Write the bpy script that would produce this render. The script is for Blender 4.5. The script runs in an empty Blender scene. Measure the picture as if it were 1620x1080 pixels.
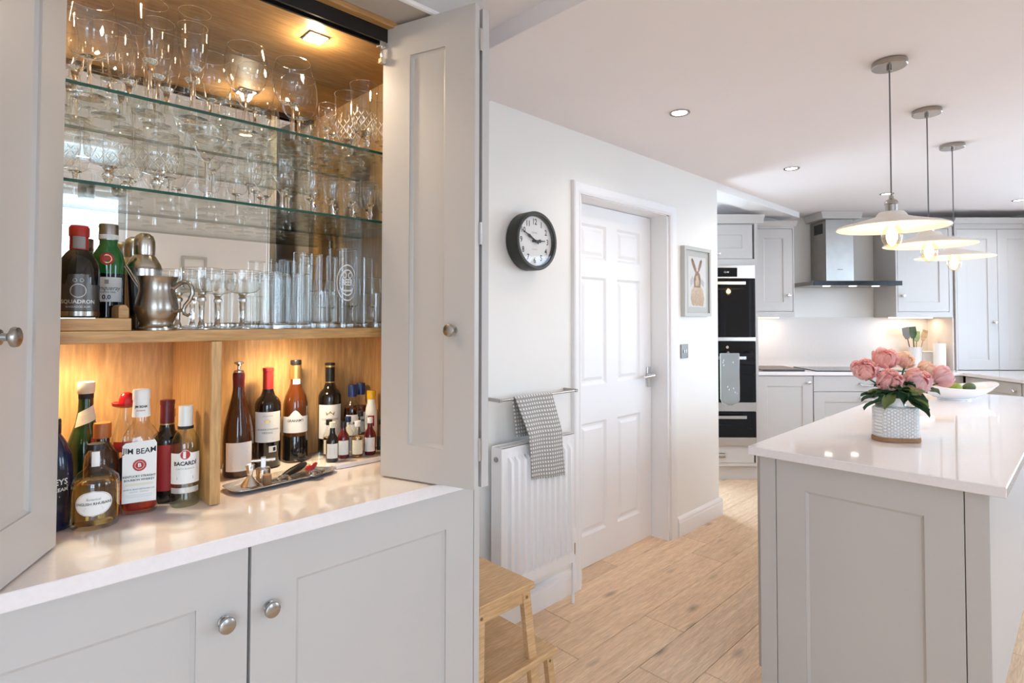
import bpy, bmesh, math, random
from mathutils import Vector, Matrix
random.seed(7)
SC = bpy.context.scene
COL = SC.collection
R = math.radians
S2 = math.sqrt(2)

# ------------------------------------------------------------------ camera, sky, exposure
cd = bpy.data.cameras.new('camera'); cam = bpy.data.objects.new('camera', cd); COL.objects.link(cam)
cd.sensor_width = 36; cd.sensor_fit = 'HORIZONTAL'; cd.lens = 898.66 / 1620 * 36
cd.shift_y = -58.45 / 1620; cd.clip_start = .02
cam.location = (0, 0, 1.36)
cam.rotation_mode = 'XYZ'
cam.rotation_euler = (R(90 + 1.384), R(-.09), R(45.687 - 90))
SC.camera = cam
w = bpy.data.worlds.new('sky'); SC.world = w; w.use_nodes = True
bg = w.node_tree.nodes['Background']; bg.inputs[0].default_value = (.58, .775, 1, 1); bg.inputs[1].default_value = 9
SC.view_settings.view_transform = 'Standard'; SC.view_settings.look = 'None'
SC.view_settings.gamma = 1; SC.view_settings.use_curve_mapping = False
SC.view_settings.exposure = .46
try:
    cy = SC.cycles
    cy.max_bounces = 18; cy.diffuse_bounces = 6; cy.glossy_bounces = 8; cy.transmission_bounces = 14
    cy.transparent_max_bounces = 48; cy.sample_clamp_indirect = 6; cy.caustics_refractive = False; cy.caustics_reflective = False
    cy.use_denoising = True
except Exception: pass
def portal(name, loc, rot, sx, sy):
    l = bpy.data.lights.new(name, 'AREA'); l.shape = 'RECTANGLE'; l.size = sx; l.size_y = sy; l.cycles.is_portal = True
    o = bpy.data.objects.new(name, l); COL.objects.link(o); o.location = loc; o.rotation_euler = rot
portal('daylight_portal', (-1.275, -2.0, 1.08), (R(90), 0, 0), 1.35, 2.1)
portal('daylight_portal.003', (3.75, -2.0, 1.55), (R(90), 0, 0), 1.3, 1.3)
portal('daylight_portal.001', (.74, -2.0, 1.575), (R(90), 0, 0), .5, 1.35)
portal('daylight_portal.002', ((4.7 + 3.45) / S2, (3.45 - 4.7) / S2, 1.6), (R(90), 0, R(45)), 2.2, 1.2)

# ------------------------------------------------------------------ helpers
class MB:
    def __init__(s): s.v = []; s.f = []
    def add(s, vs, fs):
        o = len(s.v); s.v += [tuple(p) for p in vs]; s.f += [tuple(i + o for i in f) for f in fs]; return s
    def box(s, x0, x1, y0, y1, z0, z1):
        return s.add([(x, y, z) for z in (z0, z1) for y in (y0, y1) for x in (x0, x1)],
                     [(0, 2, 3, 1), (4, 5, 7, 6), (0, 1, 5, 4), (2, 6, 7, 3), (0, 4, 6, 2), (1, 3, 7, 5)])
    def lathe(s, prof, n=32, sec=None, c=(0, 0)):
        rings = []; vs = []; fs = []
        for r, z in prof:
            if r <= 1e-6: rings.append([len(vs)]); vs.append((c[0], c[1], z))
            else:
                ring = []
                for k in range(n):
                    a = 2 * math.pi * k / n
                    x, y = (math.cos(a), math.sin(a)) if sec is None else sec(a, r, z)
                    ring.append(len(vs)); vs.append((c[0] + x * (r if sec is None else 1), c[1] + y * (r if sec is None else 1), z))
                rings.append(ring)
        for A, B in zip(rings, rings[1:]):
            if len(A) == 1 and len(B) == 1: continue
            for k in range(n):
                k2 = (k + 1) % n
                if len(A) == 1: fs.append((A[0], B[k2], B[k]))
                elif len(B) == 1: fs.append((A[k], A[k2], B[0]))
                else: fs.append((A[k], A[k2], B[k2], B[k]))
        return s.add(vs, fs)
    def tube(s, pts, r, n=8, cap=True):
        pts = [Vector(p) for p in pts]; vs = []; fs = []; up = None
        for i, p in enumerate(pts):
            t = (pts[min(i + 1, len(pts) - 1)] - pts[max(i - 1, 0)]).normalized()
            if up is None: up = t.orthogonal().normalized()
            up = (up - t * up.dot(t)).normalized(); b = t.cross(up)
            rr = r[i] if isinstance(r, (list, tuple)) else r
            for k in range(n):
                a = 2 * math.pi * k / n; vs.append(p + (up * math.cos(a) + b * math.sin(a)) * rr)
        for i in range(len(pts) - 1):
            for k in range(n):
                k2 = (k + 1) % n; fs.append((i * n + k, i * n + k2, (i + 1) * n + k2, (i + 1) * n + k))
        if cap: fs.append(tuple(range(n))[::-1]); fs.append(tuple(range((len(pts) - 1) * n, len(pts) * n)))
        return s.add(vs, fs)
    def prism(s, poly, axis, a, b):
        n = len(poly)
        def P(p, t): return {'x': (t, p[0], p[1]), 'y': (p[0], t, p[1]), 'z': (p[0], p[1], t)}[axis]
        return s.add([P(p, a) for p in poly] + [P(p, b) for p in poly],
                     [tuple(range(n))[::-1], tuple(range(n, 2 * n))] + [(i, (i + 1) % n, n + (i + 1) % n, n + i) for i in range(n)])
    def grid(s, fn, nu, nv):
        return s.add([fn(i / nu, j / nv) for j in range(nv + 1) for i in range(nu + 1)],
                     [(j * (nu + 1) + i, j * (nu + 1) + i + 1, (j + 1) * (nu + 1) + i + 1, (j + 1) * (nu + 1) + i) for j in range(nv) for i in range(nu)])
    def xf(s, M): s.v = [tuple(M @ Vector(p)) for p in s.v]; return s
    def mesh(s, name, m=None, bev=0, seg=1, smooth=35, recalc=True):
        me = bpy.data.meshes.new(name); me.from_pydata(s.v, [], s.f)
        if recalc or bev:
            bm = bmesh.new(); bm.from_mesh(me)
            if recalc: bmesh.ops.recalc_face_normals(bm, faces=bm.faces)
            if bev:
                ed = [e for e in bm.edges if len(e.link_faces) == 2 and e.calc_face_angle(0) > .6]
                bmesh.ops.bevel(bm, geom=ed, offset=bev, segments=seg, affect='EDGES', profile=.6)
            bm.to_mesh(me); bm.free()
        if smooth: me.shade_smooth(); me.set_sharp_from_angle(angle=R(smooth))
        if m: me.materials.append(m)
        return me
    def build(s, name, m=None, par=None, loc=None, rz=0, **k):
        return obj(name, s.mesh(name, m, **k), par, loc, rz)
def obj(name, me, par=None, loc=None, rz=0):
    o = bpy.data.objects.new(name, me); COL.objects.link(o)
    if par: o.parent = par
    if loc: o.location = loc
    if rz: o.rotation_euler = (0, 0, rz)
    return o
def tag(o, label, cat, group=None):
    o['label'] = label; o['category'] = cat
    if group: o['group'] = group
    return o
def thing(name, label, cat, loc=(0, 0, 0), rz=0, group=None):
    return tag(obj(name, None, None, loc, rz), label, cat, group)
def struct(o, label=None):
    o['kind'] = 'structure'
    if label: o['label'] = label
    return o
def dup(root, loc, rz=0, label=None, group=None):
    r = root.copy(); COL.objects.link(r); r.location = loc; r.rotation_euler = (0, 0, rz)
    if label: r['label'] = label
    if group: r['group'] = group
    for ch in list(root.children):
        c = ch.copy(); COL.objects.link(c); c.parent = r
        for g in list(ch.children):
            d = g.copy(); COL.objects.link(d); d.parent = c
    return r
def B(x0, x1, y0, y1, z0, z1): return MB().box(x0, x1, y0, y1, z0, z1)
def Kw(kx, ky, z=0): return ((kx + ky) / S2, (ky - kx) / S2, z)
KR = R(-45)

# text as flat letter meshes
def text(s, size, bold=0, sx=1, shear=0):
    cu = bpy.data.curves.new('t', 'FONT'); cu.body = s; cu.size = size; cu.align_x = 'CENTER'; cu.align_y = 'CENTER'
    cu.resolution_u = 2; cu.offset = bold * size; cu.shear = shear
    o = bpy.data.objects.new('t', cu); me = bpy.data.meshes.new_from_object(o)
    v = [(p.co.x * sx, p.co.y) for p in me.vertices]; f = [tuple(q.vertices) for q in me.polygons]
    bpy.data.objects.remove(o); bpy.data.meshes.remove(me); bpy.data.curves.remove(cu)
    return v, f
def ring2(r0, r1, n=24, cx=0, cy=0, sy=1):
    v = []; f = []
    for k in range(n):
        a = 2 * math.pi * k / n
        v += [(cx + r0 * math.cos(a), cy + r0 * math.sin(a) * sy), (cx + r1 * math.cos(a), cy + r1 * math.sin(a) * sy)]
    for k in range(n):
        j = (k + 1) % n; f.append((2 * k, 2 * k + 1, 2 * j + 1, 2 * j))
    return v, f
def disc2(r, n=24, cx=0, cy=0, sy=1):
    return [(cx + r * math.cos(2 * math.pi * k / n), cy + r * math.sin(2 * math.pi * k / n) * sy) for k in range(n)], [tuple(range(n))]
def rect2(w_, h, cx=0, cy=0): return [(cx - w_ / 2, cy - h / 2), (cx + w_ / 2, cy - h / 2), (cx + w_ / 2, cy + h / 2), (cx - w_ / 2, cy + h / 2)], [(0, 1, 2, 3)]
def shift(vf, dx, dy): return [(x + dx, y + dy) for x, y in vf[0]], vf[1]
def on_cyl(vf, r, z, phi=0):      # local -y is the front
    return MB().add([(r * math.sin(x / r + phi), -r * math.cos(x / r + phi), z + y) for x, y in vf[0]], vf[1])
def on_flat(vf, yy, z, x0=0): return MB().add([(x0 + x, yy, z + y) for x, y in vf[0]], vf[1])
def lines2(w_, ys, t=.0006, jag=.25):
    v = []; f = []
    for y in ys:
        ww = w_ * (1 - jag * random.random()); q = rect2(ww, t, 0, y); o = len(v); v += q[0]; f += [tuple(i + o for i in a) for a in q[1]]
    return v, f

# ------------------------------------------------------------------ materials
def nodes(name):
    m = bpy.data.materials.new(name); m.use_nodes = True; nt = m.node_tree
    return m, nt, nt.nodes['Principled BSDF'], nt.nodes['Material Output']
def P(name, col, rough=.5, metal=0, bump=0, bscale=200, var=0, vscale=3, spec=.5, coat=0, trans=0, ior=1.45, emit=None, es=0, sheen=0):
    m, nt, b, out = nodes(name)
    b.inputs['Base Color'].default_value = (*col, 1); b.inputs['Roughness'].default_value = rough; b.inputs['Metallic'].default_value = metal
    b.inputs['Specular IOR Level'].default_value = spec; b.inputs['Coat Weight'].default_value = coat; b.inputs['Coat Roughness'].default_value = .04
    b.inputs['Transmission Weight'].default_value = trans; b.inputs['IOR'].default_value = ior
    if sheen: b.inputs['Sheen Weight'].default_value = sheen
    if emit: b.inputs['Emission Color'].default_value = (*emit, 1); b.inputs['Emission Strength'].default_value = es
    tc = nt.nodes.new('ShaderNodeTexCoord')
    n = nt.nodes.new('ShaderNodeTexNoise'); n.inputs['Scale'].default_value = vscale; n.inputs['Detail'].default_value = 3
    nt.links.new(tc.outputs['Object'], n.inputs['Vector'])
    mx = nt.nodes.new('ShaderNodeMix'); mx.data_type = 'RGBA'
    k = var or .02
    mx.inputs[6].default_value = (*[c * (1 - k) for c in col], 1); mx.inputs[7].default_value = (*[min(1, c * (1 + k)) for c in col], 1)
    nt.links.new(n.outputs['Fac'], mx.inputs[0]); nt.links.new(mx.outputs[2], b.inputs['Base Color'])
    if bump:
        n2 = nt.nodes.new('ShaderNodeTexNoise'); n2.inputs['Scale'].default_value = bscale
        nt.links.new(tc.outputs['Object'], n2.inputs['Vector'])
        bp = nt.nodes.new('ShaderNodeBump'); bp.inputs['Strength'].default_value = bump; bp.inputs['Distance'].default_value = .002
        nt.links.new(n2.outputs['Fac'], bp.inputs['Height']); nt.links.new(bp.outputs[0], b.inputs['Normal'])
    return m
def wood(name, c1, c2, c3, stretch, rough=.45, knots=0, rnd=0, bump=.15):
    m, nt, b, out = nodes(name); L = nt.links.new; N = nt.nodes.new
    tc = N('ShaderNodeTexCoord'); mp = N('ShaderNodeMapping'); mp.inputs['Scale'].default_value = stretch
    L(tc.outputs['Object'], mp.inputs['Vector'])
    oi = N('ShaderNodeObjectInfo'); ad = N('ShaderNodeVectorMath'); ad.operation = 'ADD'
    sc = N('ShaderNodeVectorMath'); sc.operation = 'SCALE'; sc.inputs[0].default_value = (37, 11, 23)
    L(oi.outputs['Random'], sc.inputs['Scale']); L(mp.outputs[0], ad.inputs[0]); L(sc.outputs[0], ad.inputs[1])
    n1 = N('ShaderNodeTexNoise'); n1.inputs['Scale'].default_value = 1; n1.inputs['Detail'].default_value = 6; n1.inputs['Roughness'].default_value = .65; n1.inputs['Distortion'].default_value = .6
    L(ad.outputs[0], n1.inputs['Vector'])
    r1 = N('ShaderNodeValToRGB'); e = r1.color_ramp.elements
    e[0].position = .3; e[0].color = (*c1, 1); e[1].position = .72; e[1].color = (*c3, 1); x = e.new(.52); x.color = (*c2, 1)
    L(n1.outputs['Fac'], r1.inputs[0])
    n2 = N('ShaderNodeTexNoise'); n2.inputs['Scale'].default_value = 7; n2.inputs['Detail'].default_value = 3
    L(ad.outputs[0], n2.inputs['Vector'])
    r2 = N('ShaderNodeMapRange'); r2.inputs[1].default_value = .35; r2.inputs[2].default_value = .7; r2.inputs[3].default_value = .8; r2.inputs[4].default_value = 1.1
    L(n2.outputs['Fac'], r2.inputs[0])
    mu = N('ShaderNodeVectorMath'); mu.operation = 'SCALE'; L(r1.outputs[0], mu.inputs[0]); L(r2.outputs[0], mu.inputs['Scale'])
    last = mu.outputs[0]
    if knots:
        ms = N('ShaderNodeMapping'); ms.inputs['Scale'].default_value = (3.2, 9, 1)
        L(tc.outputs['Object'], ms.inputs['Vector']); a2 = N('ShaderNodeVectorMath'); a2.operation = 'ADD'; L(ms.outputs[0], a2.inputs[0]); L(sc.outputs[0], a2.inputs[1])
        vo = N('ShaderNodeTexVoronoi'); vo.inputs['Scale'].default_value = .8; L(a2.outputs[0], vo.inputs['Vector'])
        kr = N('ShaderNodeMapRange'); kr.inputs[1].default_value = .04; kr.inputs[2].default_value = .17; kr.inputs[3].default_value = 1 - knots; kr.inputs[4].default_value = 1
        L(vo.outputs['Distance'], kr.inputs[0]); mk = N('ShaderNodeVectorMath'); mk.operation = 'SCALE'; L(last, mk.inputs[0]); L(kr.outputs[0], mk.inputs['Scale']); last = mk.outputs[0]
    if rnd:
        rr = N('ShaderNodeMapRange'); rr.inputs[3].default_value = 1 - rnd; rr.inputs[4].default_value = 1 + rnd; L(oi.outputs['Random'], rr.inputs[0])
        mr = N('ShaderNodeVectorMath'); mr.operation = 'SCALE'; L(last, mr.inputs[0]); L(rr.outputs[0], mr.inputs['Scale']); last = mr.outputs[0]
    L(last, b.inputs['Base Color']); b.inputs['Roughness'].default_value = rough
    bp = N('ShaderNodeBump'); bp.inputs['Strength'].default_value = bump; bp.inputs['Distance'].default_value = .001
    L(n2.outputs['Fac'], bp.inputs['Height']); L(bp.outputs[0], b.inputs['Normal'])
    return m
def thin(name, tint=(1, 1, 1), f0=.07, rough=0, pw_=4.6):          # thin-walled glass: straight through, Schlick reflection
    m = bpy.data.materials.new(name); m.use_nodes = True; nt = m.node_tree; nt.nodes.clear(); L = nt.links.new; N = nt.nodes.new
    lw = N('ShaderNodeLayerWeight'); lw.inputs[0].default_value = .5
    pw = N('ShaderNodeMath'); pw.operation = 'POWER'; pw.inputs[1].default_value = pw_; L(lw.outputs['Facing'], pw.inputs[0])
    ma = N('ShaderNodeMath'); ma.operation = 'MULTIPLY_ADD'; ma.inputs[1].default_value = 1 - f0; ma.inputs[2].default_value = f0; L(pw.outputs[0], ma.inputs[0])
    t = N('ShaderNodeBsdfTransparent'); t.inputs[0].default_value = (*tint, 1)
    g = N('ShaderNodeBsdfGlossy'); g.inputs['Roughness'].default_value = rough
    mx = N('ShaderNodeMixShader'); L(ma.outputs[0], mx.inputs[0]); L(t.outputs[0], mx.inputs[1]); L(g.outputs[0], mx.inputs[2])
    o = N('ShaderNodeOutputMaterial'); L(mx.outputs[0], o.inputs[0]); return m
def glassb(name, col=(1, 1, 1), ior=1.5, rough=0):
    m = bpy.data.materials.new(name); m.use_nodes = True; nt = m.node_tree; nt.nodes.clear(); L = nt.links.new; N = nt.nodes.new
    g = N('ShaderNodeBsdfGlass'); g.inputs['Color'].default_value = (*col, 1); g.inputs['IOR'].default_value = ior; g.inputs['Roughness'].default_value = rough
    o = N('ShaderNodeOutputMaterial'); L(g.outputs[0], o.inputs[0]); return m
def emis(name, col, s):
    m = bpy.data.materials.new(name); m.use_nodes = True; nt = m.node_tree; nt.nodes.clear()
    e = nt.nodes.new('ShaderNodeEmission'); e.inputs[0].default_value = (*col, 1); e.inputs[1].default_value = s
    o = nt.nodes.new('ShaderNodeOutputMaterial'); nt.links.new(e.outputs[0], o.inputs[0]); return m
M = {}
M['wall'] = P('wall_paint', (.87, .845, .805), .85, bump=.04, bscale=300)
M['ceil'] = P('ceiling_paint', (.89, .84, .835), .9)
M['white'] = P('white_gloss_paint', (.87, .85, .845), .45)
M['paint'] = P('warm_grey_cabinet_paint', (.555, .525, .50), .42, bump=.03, bscale=400)
M['quartz'] = P('white_quartz', (.85, .795, .785), .055, var=.05, vscale=90, coat=.3)
M['splash'] = P('beige_splashback_quartz', (.70, .615, .56), .22, var=.04, vscale=60)
M['oakx'] = wood('oak_veneer_horizontal', (.47, .245, .09), (.58, .325, .125), (.66, .40, .17), (2.2, 22, 22), .42)
M['oakz'] = wood('oak_veneer_vertical', (.49, .265, .10), (.60, .35, .14), (.68, .42, .19), (22, 22, 2.2), .42)
M['plank'] = wood('oak_floor', (.74, .505, .32), (.86, .61, .395), (.93, .70, .48), (2.4, 38, 4), .38, knots=.55, rnd=.08)
M['beech'] = wood('beech_stool', (.58, .35, .165), (.67, .43, .22), (.74, .50, .28), (3, 30, 30), .45)
M['mirror'] = P('mirror_silver', (.93, .93, .91), .0, 1)
M['chrome'] = P('chrome', (.78, .77, .76), .1, 1)
M['nickel'] = P('brushed_nickel', (.43, .41, .385), .27, 1)
M['pewter'] = P('pewter', (.42, .38, .33), .27, 1, var=.2, vscale=40)
M['steel'] = P('stainless_steel', (.60, .57, .54), .26, 1)
M['hoodsteel'] = P('dark_brushed_steel', (.36, .335, .31), .33, 1, var=.12, vscale=12)
M['hoodglass'] = P('hood_black_glass', (.006, .006, .007), .22, spec=.25)
M['rose'] = P('polished_rose_nickel', (.40, .37, .34), .22, 1)
M['darkst'] = P('dark_steel', (.12, .11, .1), .35, .8)
M['black'] = P('black_plastic', (.012, .012, .013), .35)
M['blackgl'] = P('black_oven_glass', (.006, .006, .007), .03, spec=.3)
M['clockcase'] = P('dark_clock_case', (.028, .028, .022), .45)
M['paper'] = P('label_paper', (.86, .85, .82), .6)
M['cream'] = P('cream_paper', (.80, .74, .58), .6)
M['ink'] = P('black_ink', (.02, .02, .022), .6)
M['greyink'] = P('grey_ink', (.32, .31, .30), .6)
M['redink'] = P('red_ink', (.45, .03, .03), .5)
M['gold'] = P('gold_foil', (.62, .42, .16), .3, .8)
M['silverink'] = P('silver_print', (.66, .65, .62), .45, .4)
M['glass'] = thin('clear_glass', (.985, .99, .985), .075)
M['wallg'] = thin('tumbler_glass', (.985, .99, .985), .05, 0, 6.5)
M['rimg'] = thin('glass_rim', (.93, .94, .93), .28)
M['solid'] = glassb('solid_glass', (1, 1, 1), 1.48)
M['pane'] = thin('window_glass', (.99, .99, .99), .05)
M['clockgl'] = thin('clock_glass', (.99, .99, .99), .02, 0, 6)
M['shelfg'] = thin('shelf_glass', (.93, .965, .945), .06)
M['shelfe'] = P('green_glass_edge', (.012, .085, .06), .08, coat=.6)
M['etch'] = P('etched_frost', (.85, .85, .83), .5)
M['wine'] = P('dark_wine_glass', (.007, .006, .006), .06, coat=.5)
M['brown'] = P('brown_bottle_glass', (.05, .014, .005), .06, coat=.5)
M['port'] = P('port_bottle_glass', (.10, .026, .006), .06, coat=.5)
M['greenb'] = P('dark_green_bottle_glass', (.012, .05, .012), .06, coat=.5)
M['greenc'] = P('bright_green_bottle_glass', (.01, .14, .025), .06, coat=.6)
M['navy'] = P('navy_bottle', (.006, .012, .05), .12, coat=.4)
M['amber'] = glassb('amber_spirit', (.98, .84, .56), 1.34)
M['bourbon'] = glassb('bourbon_spirit', (.78, .34, .12), 1.34)
M['rum'] = glassb('dark_rum_spirit', (.66, .26, .12), 1.34)
M['clearl'] = thin('pale_green_shell', (.86, .92, .85), .08)
M['redsp'] = P('dark_red_spirit', (.12, .008, .01), .1, coat=.5)
M['redcap'] = P('red_capsule', (.42, .03, .025), .35)
M['maroon'] = P('maroon_capsule', (.13, .014, .02), .28)
M['redpl'] = P('red_plastic', (.42, .012, .015), .2, coat=.5)
M['orange'] = P('orange_cap', (.45, .13, .025), .4)
M['whitepl'] = P('white_plastic', (.82, .82, .80), .35)
M['bluecap'] = P('blue_cap', (.012, .03, .12), .3)
M['yellow'] = P('yellow_cap', (.75, .42, .02), .4)
M['cork'] = P('cork', (.34, .18, .085), .8, bump=.5, bscale=150, var=.3, vscale=80)
M['porc'] = P('white_porcelain', (.86, .86, .86), .12, coat=.4)
M['matwhite'] = P('matt_white_ceramic', (.80, .79, .78), .55)
M['paperroll'] = P('kitchen_paper', (.84, .82, .80), .9)
M['stem'] = P('plant_stem', (.08, .14, .04), .6)
M['leaf'] = P('dark_leaf', (.035, .085, .035), .5, var=.4, vscale=30)
M['leafl'] = P('pale_leaf', (.30, .36, .12), .55, var=.3, vscale=30)
def petalm(name, col):
    m = P(name, col, .65, var=.2, vscale=28)
    nt = m.node_tree; b = nt.nodes['Principled BSDF']; out = nt.nodes['Material Output']
    t = nt.nodes.new('ShaderNodeBsdfTranslucent'); t.inputs[0].default_value = (*[min(1, c * 1.1) for c in col], 1)
    mx = nt.nodes.new('ShaderNodeMixShader'); mx.inputs[0].default_value = .42
    nt.links.new(b.outputs[0], mx.inputs[1]); nt.links.new(t.outputs[0], mx.inputs[2]); nt.links.new(mx.outputs[0], out.inputs[0]); return m
M['petal'] = petalm('pink_petal', (.95, .58, .56))
M['petal2'] = petalm('pale_pink_petal', (.95, .66, .68))
M['petal3'] = petalm('peach_petal', (.96, .72, .58))
M['lime'] = P('lime_skin', (.20, .27, .03), .4, bump=.3, bscale=200)
M['avo'] = P('avocado_skin', (.06, .09, .03), .6, bump=.4, bscale=120)
M['peach'] = P('peach_skin', (.75, .36, .15), .6, var=.3, vscale=15)
M['banana'] = P('banana_skin', (.78, .55, .12), .5, var=.2, vscale=20)
M['frame'] = P('grey_frame', (.50, .49, .45), .4)
M['mount'] = P('mount_card', (.62, .62, .58), .8)
M['art'] = P('print_paper', (.84, .82, .80), .8)
M['hare1'] = P('hare_brown_wash', (.34, .20, .12), .8, var=.5, vscale=60)
M['hare2'] = P('hare_tan_wash', (.72, .55, .38), .8, var=.35, vscale=70)
M['hare3'] = P('hare_grey_wash', (.60, .60, .60), .8, var=.3, vscale=60)
M['hare4'] = P('hare_dark_wash', (.12, .08, .06), .8, var=.4, vscale=60)
M['plate'] = P('switch_plate', (.27, .26, .24), .35, .8)
M['shade'] = P('white_enamel_shade', (.85, .80, .74), .35)
M['filament'] = emis('hot_filament', (1, .62, .25), 130)
M['lampdisc'] = emis('downlight_lamp', (1, .95, .9), 14)
M['leddisc'] = emis('cabinet_led', (1, .80, .52), 45)
M['ledcool'] = emis('hood_led', (1, .88, .7), 5)
M['bulbg'] = thin('amber_bulb_glass', (1, .93, .78), .08)
M['cord'] = P('grey_flex', (.16, .15, .145), .6)
M['glove'] = P('oven_glove_cloth', (.30, .315, .31), .9, bump=.3, bscale=300)
M['glovetrim'] = P('oven_glove_trim', (.66, .65, .60), .9)
M['mirrorframe'] = M['frame']
M['curtain'] = P('grey_curtain', (.36, .34, .32), .9)
M['board'] = P('dark_board', (.16, .12, .09), .4)
M['lawn'] = P('patio_paving', (.30, .29, .27), .95, var=.4, vscale=2)
M['screwh'] = P('screw_head', (.30, .20, .10), .4, .6)

def towel_mat():
    m, nt, b, out = nodes('waffle_towel'); L = nt.links.new; N = nt.nodes.new
    tc = N('ShaderNodeUVMap'); sp = N('ShaderNodeSeparateXYZ'); L(tc.outputs[0], sp.inputs[0])
    def s(o):
        a = N('ShaderNodeMath'); a.operation = 'MULTIPLY'; a.inputs[1].default_value = 2 * math.pi / .0165; L(o, a.inputs[0])
        c = N('ShaderNodeMath'); c.operation = 'SINE'; L(a.outputs[0], c.inputs[0]); return c.outputs[0]
    mx = N('ShaderNodeMath'); mx.operation = 'MINIMUM'; L(s(sp.outputs[0]), mx.inputs[0]); L(s(sp.outputs[1]), mx.inputs[1])
    r = N('ShaderNodeMapRange'); r.inputs[1].default_value = -.35; r.inputs[2].default_value = .15; L(mx.outputs[0], r.inputs[0])
    c = N('ShaderNodeMix'); c.data_type = 'RGBA'; c.inputs[6].default_value = (.34, .32, .30, 1); c.inputs[7].default_value = (.78, .76, .74, 1)
    L(r.outputs[0], c.inputs[0]); L(c.outputs[2], b.inputs['Base Color']); b.inputs['Roughness'].default_value = .95
    bp = N('ShaderNodeBump'); bp.inputs['Strength'].default_value = .5; bp.inputs['Distance'].default_value = .002; L(r.outputs[0], bp.inputs['Height']); L(bp.outputs[0], b.inputs['Normal'])
    return m
M['towel'] = towel_mat()
def vase_mat():
    m, nt, b, out = nodes('embossed_vase'); L = nt.links.new; N = nt.nodes.new
    b.inputs['Base Color'].default_value = (.80, .80, .79, 1); b.inputs['Roughness'].default_value = .28
    tc = N('ShaderNodeTexCoord'); last = None
    for a in (0, 60, 120):
        d = N('ShaderNodeVectorMath'); d.operation = 'DOT_PRODUCT'; k_ = math.pi / .0105
        d.inputs[1].default_value = (k_ * math.cos(R(a)), k_ * .35 * math.cos(R(a)), k_ * math.sin(R(a))); L(tc.outputs['Object'], d.inputs[0])
        c = N('ShaderNodeMath'); c.operation = 'COSINE'; L(d.outputs['Value'], c.inputs[0])
        ab = N('ShaderNodeMath'); ab.operation = 'ABSOLUTE'; L(c.outputs[0], ab.inputs[0])
        if last is None: last = ab
        else:
            q = N('ShaderNodeMath'); q.operation = 'MINIMUM'; L(last.outputs[0], q.inputs[0]); L(ab.outputs[0], q.inputs[1]); last = q
    r = N('ShaderNodeMapRange'); r.inputs[1].default_value = .05; r.inputs[2].default_value = .4; L(last.outputs[0], r.inputs[0])
    bp = N('ShaderNodeBump'); bp.inputs['Strength'].default_value = .8; bp.inputs['Distance'].default_value = .003; L(r.outputs[0], bp.inputs['Height']); L(bp.outputs[0], b.inputs['Normal'])
    return m
M['vase'] = vase_mat()

# ------------------------------------------------------------------ the setting
ZC, ZH = 2.318, 2.38
WY = 1.84
fl = struct(B(-2.4, 7.4, -2.1, 4.0, -.08, -.0125).build('floor', P('floor_underlay', (.10, .07, .045), .9), smooth=0), 'pale oak plank floor with dark knots')
plank_me = B(-.6385, .6385, -.0967, .0967, -.012, 0).mesh('plank', M['plank'], bev=.0009)
offs = {0: 2.28, 1: 1.80, 2: 1.99, -1: 1.93}
def in_room(x, y):
    if y > WY + .25 and x < 3.6: return False
    if (x + y) / S2 > 5.6 or (x - y) / S2 > 5.0 or x < -2.4 or y < -2.05: return False
    return True
for r_ in range(-18, 14):
    yc = 1.265 + .195 * r_ + .0975
    x0 = offs.get(r_, random.uniform(0, 1.28)) - 1.28 * 6
    for i in range(14):
        xc = x0 + 1.28 * i + .64
        if any(in_room(xc + d, yc) for d in (-.6, 0, .6)): obj('plank', plank_me, fl, (xc, yc, 0))
def wall_y(name, y0, y1, x0, x1, z0, z1, holes, m, label):
    mb = MB(); xs = x0
    for hx0, hx1, hz0, hz1 in sorted(holes):
        mb.box(xs, hx0, y0, y1, z0, z1)
        if hz0 > z0 + .001: mb.box(hx0, hx1, y0, y1, z0, hz0)
        if hz1 < z1 - .001: mb.box(hx0, hx1, y0, y1, hz1, z1)
        xs = hx1
    mb.box(xs, x1, y0, y1, z0, z1)
    return struct(mb.build(name, m, smooth=0, recalc=False), label)
wall_y('wall_left', WY, WY + .16, -2.35, 3.81, 0, 2.42, [(2.27, 3.165, 0, 2.02)], M['wall'], 'cream painted wall with the white panel door')
struct(B(3.65, 3.81, WY + .16, 3.9, 0, 2.42).build('wall_alcove', M['wall'], smooth=0), 'cream return wall beside the oven tower')
wall_y('wall_rear', -2.05, -1.9, -2.35, 4.9, 0, 2.42, [(-1.95, -.6, .02, 2.13), (.49, .99, .9, 2.25), (2.2, 2.72, 0, 2.05), (3.1, 4.4, .9, 2.2)], M['wall'], 'cream wall behind the camera with windows')
struct(B(-2.35, -2.2, -2.05, WY, 0, 2.42).build('wall_side', M['wall'], smooth=0), 'cream end wall')
wk = struct(B(1.0, 4.8, 5.38, 5.52, 0, 2.42).build('wall_kitchen', M['wall'], smooth=0, rz=KR), 'wall behind the hob and hood')
mb = MB()
for a in ((1.5, 2.35, 0, 2.42), (4.55, 5.4, 0, 2.42), (2.35, 4.55, 0, 1.0), (2.35, 4.55, 2.2, 2.42)): mb.box(4.62, 4.78, *a)
struct(mb.build('wall_right', M['wall'], smooth=0, rz=KR), 'window wall beyond the kitchen return')
struct(B(1.66, 7.4, -2.05, 4.0, ZC, 2.44).build('ceiling', M['ceil'], smooth=0), 'white kitchen ceiling with recessed downlights')
struct(B(-2.35, 1.34, -2.05, 2.0, ZH, 2.44).build('ceiling_near', M['ceil'], smooth=0), 'higher ceiling above the drinks cabinet')
struct(B(1.334, 1.661, -2.0, WY + .1, 2.315, 2.44).build('trim_1', M['ceil'], bev=.002), 'shallow ceiling beam crossing the room')
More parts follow.
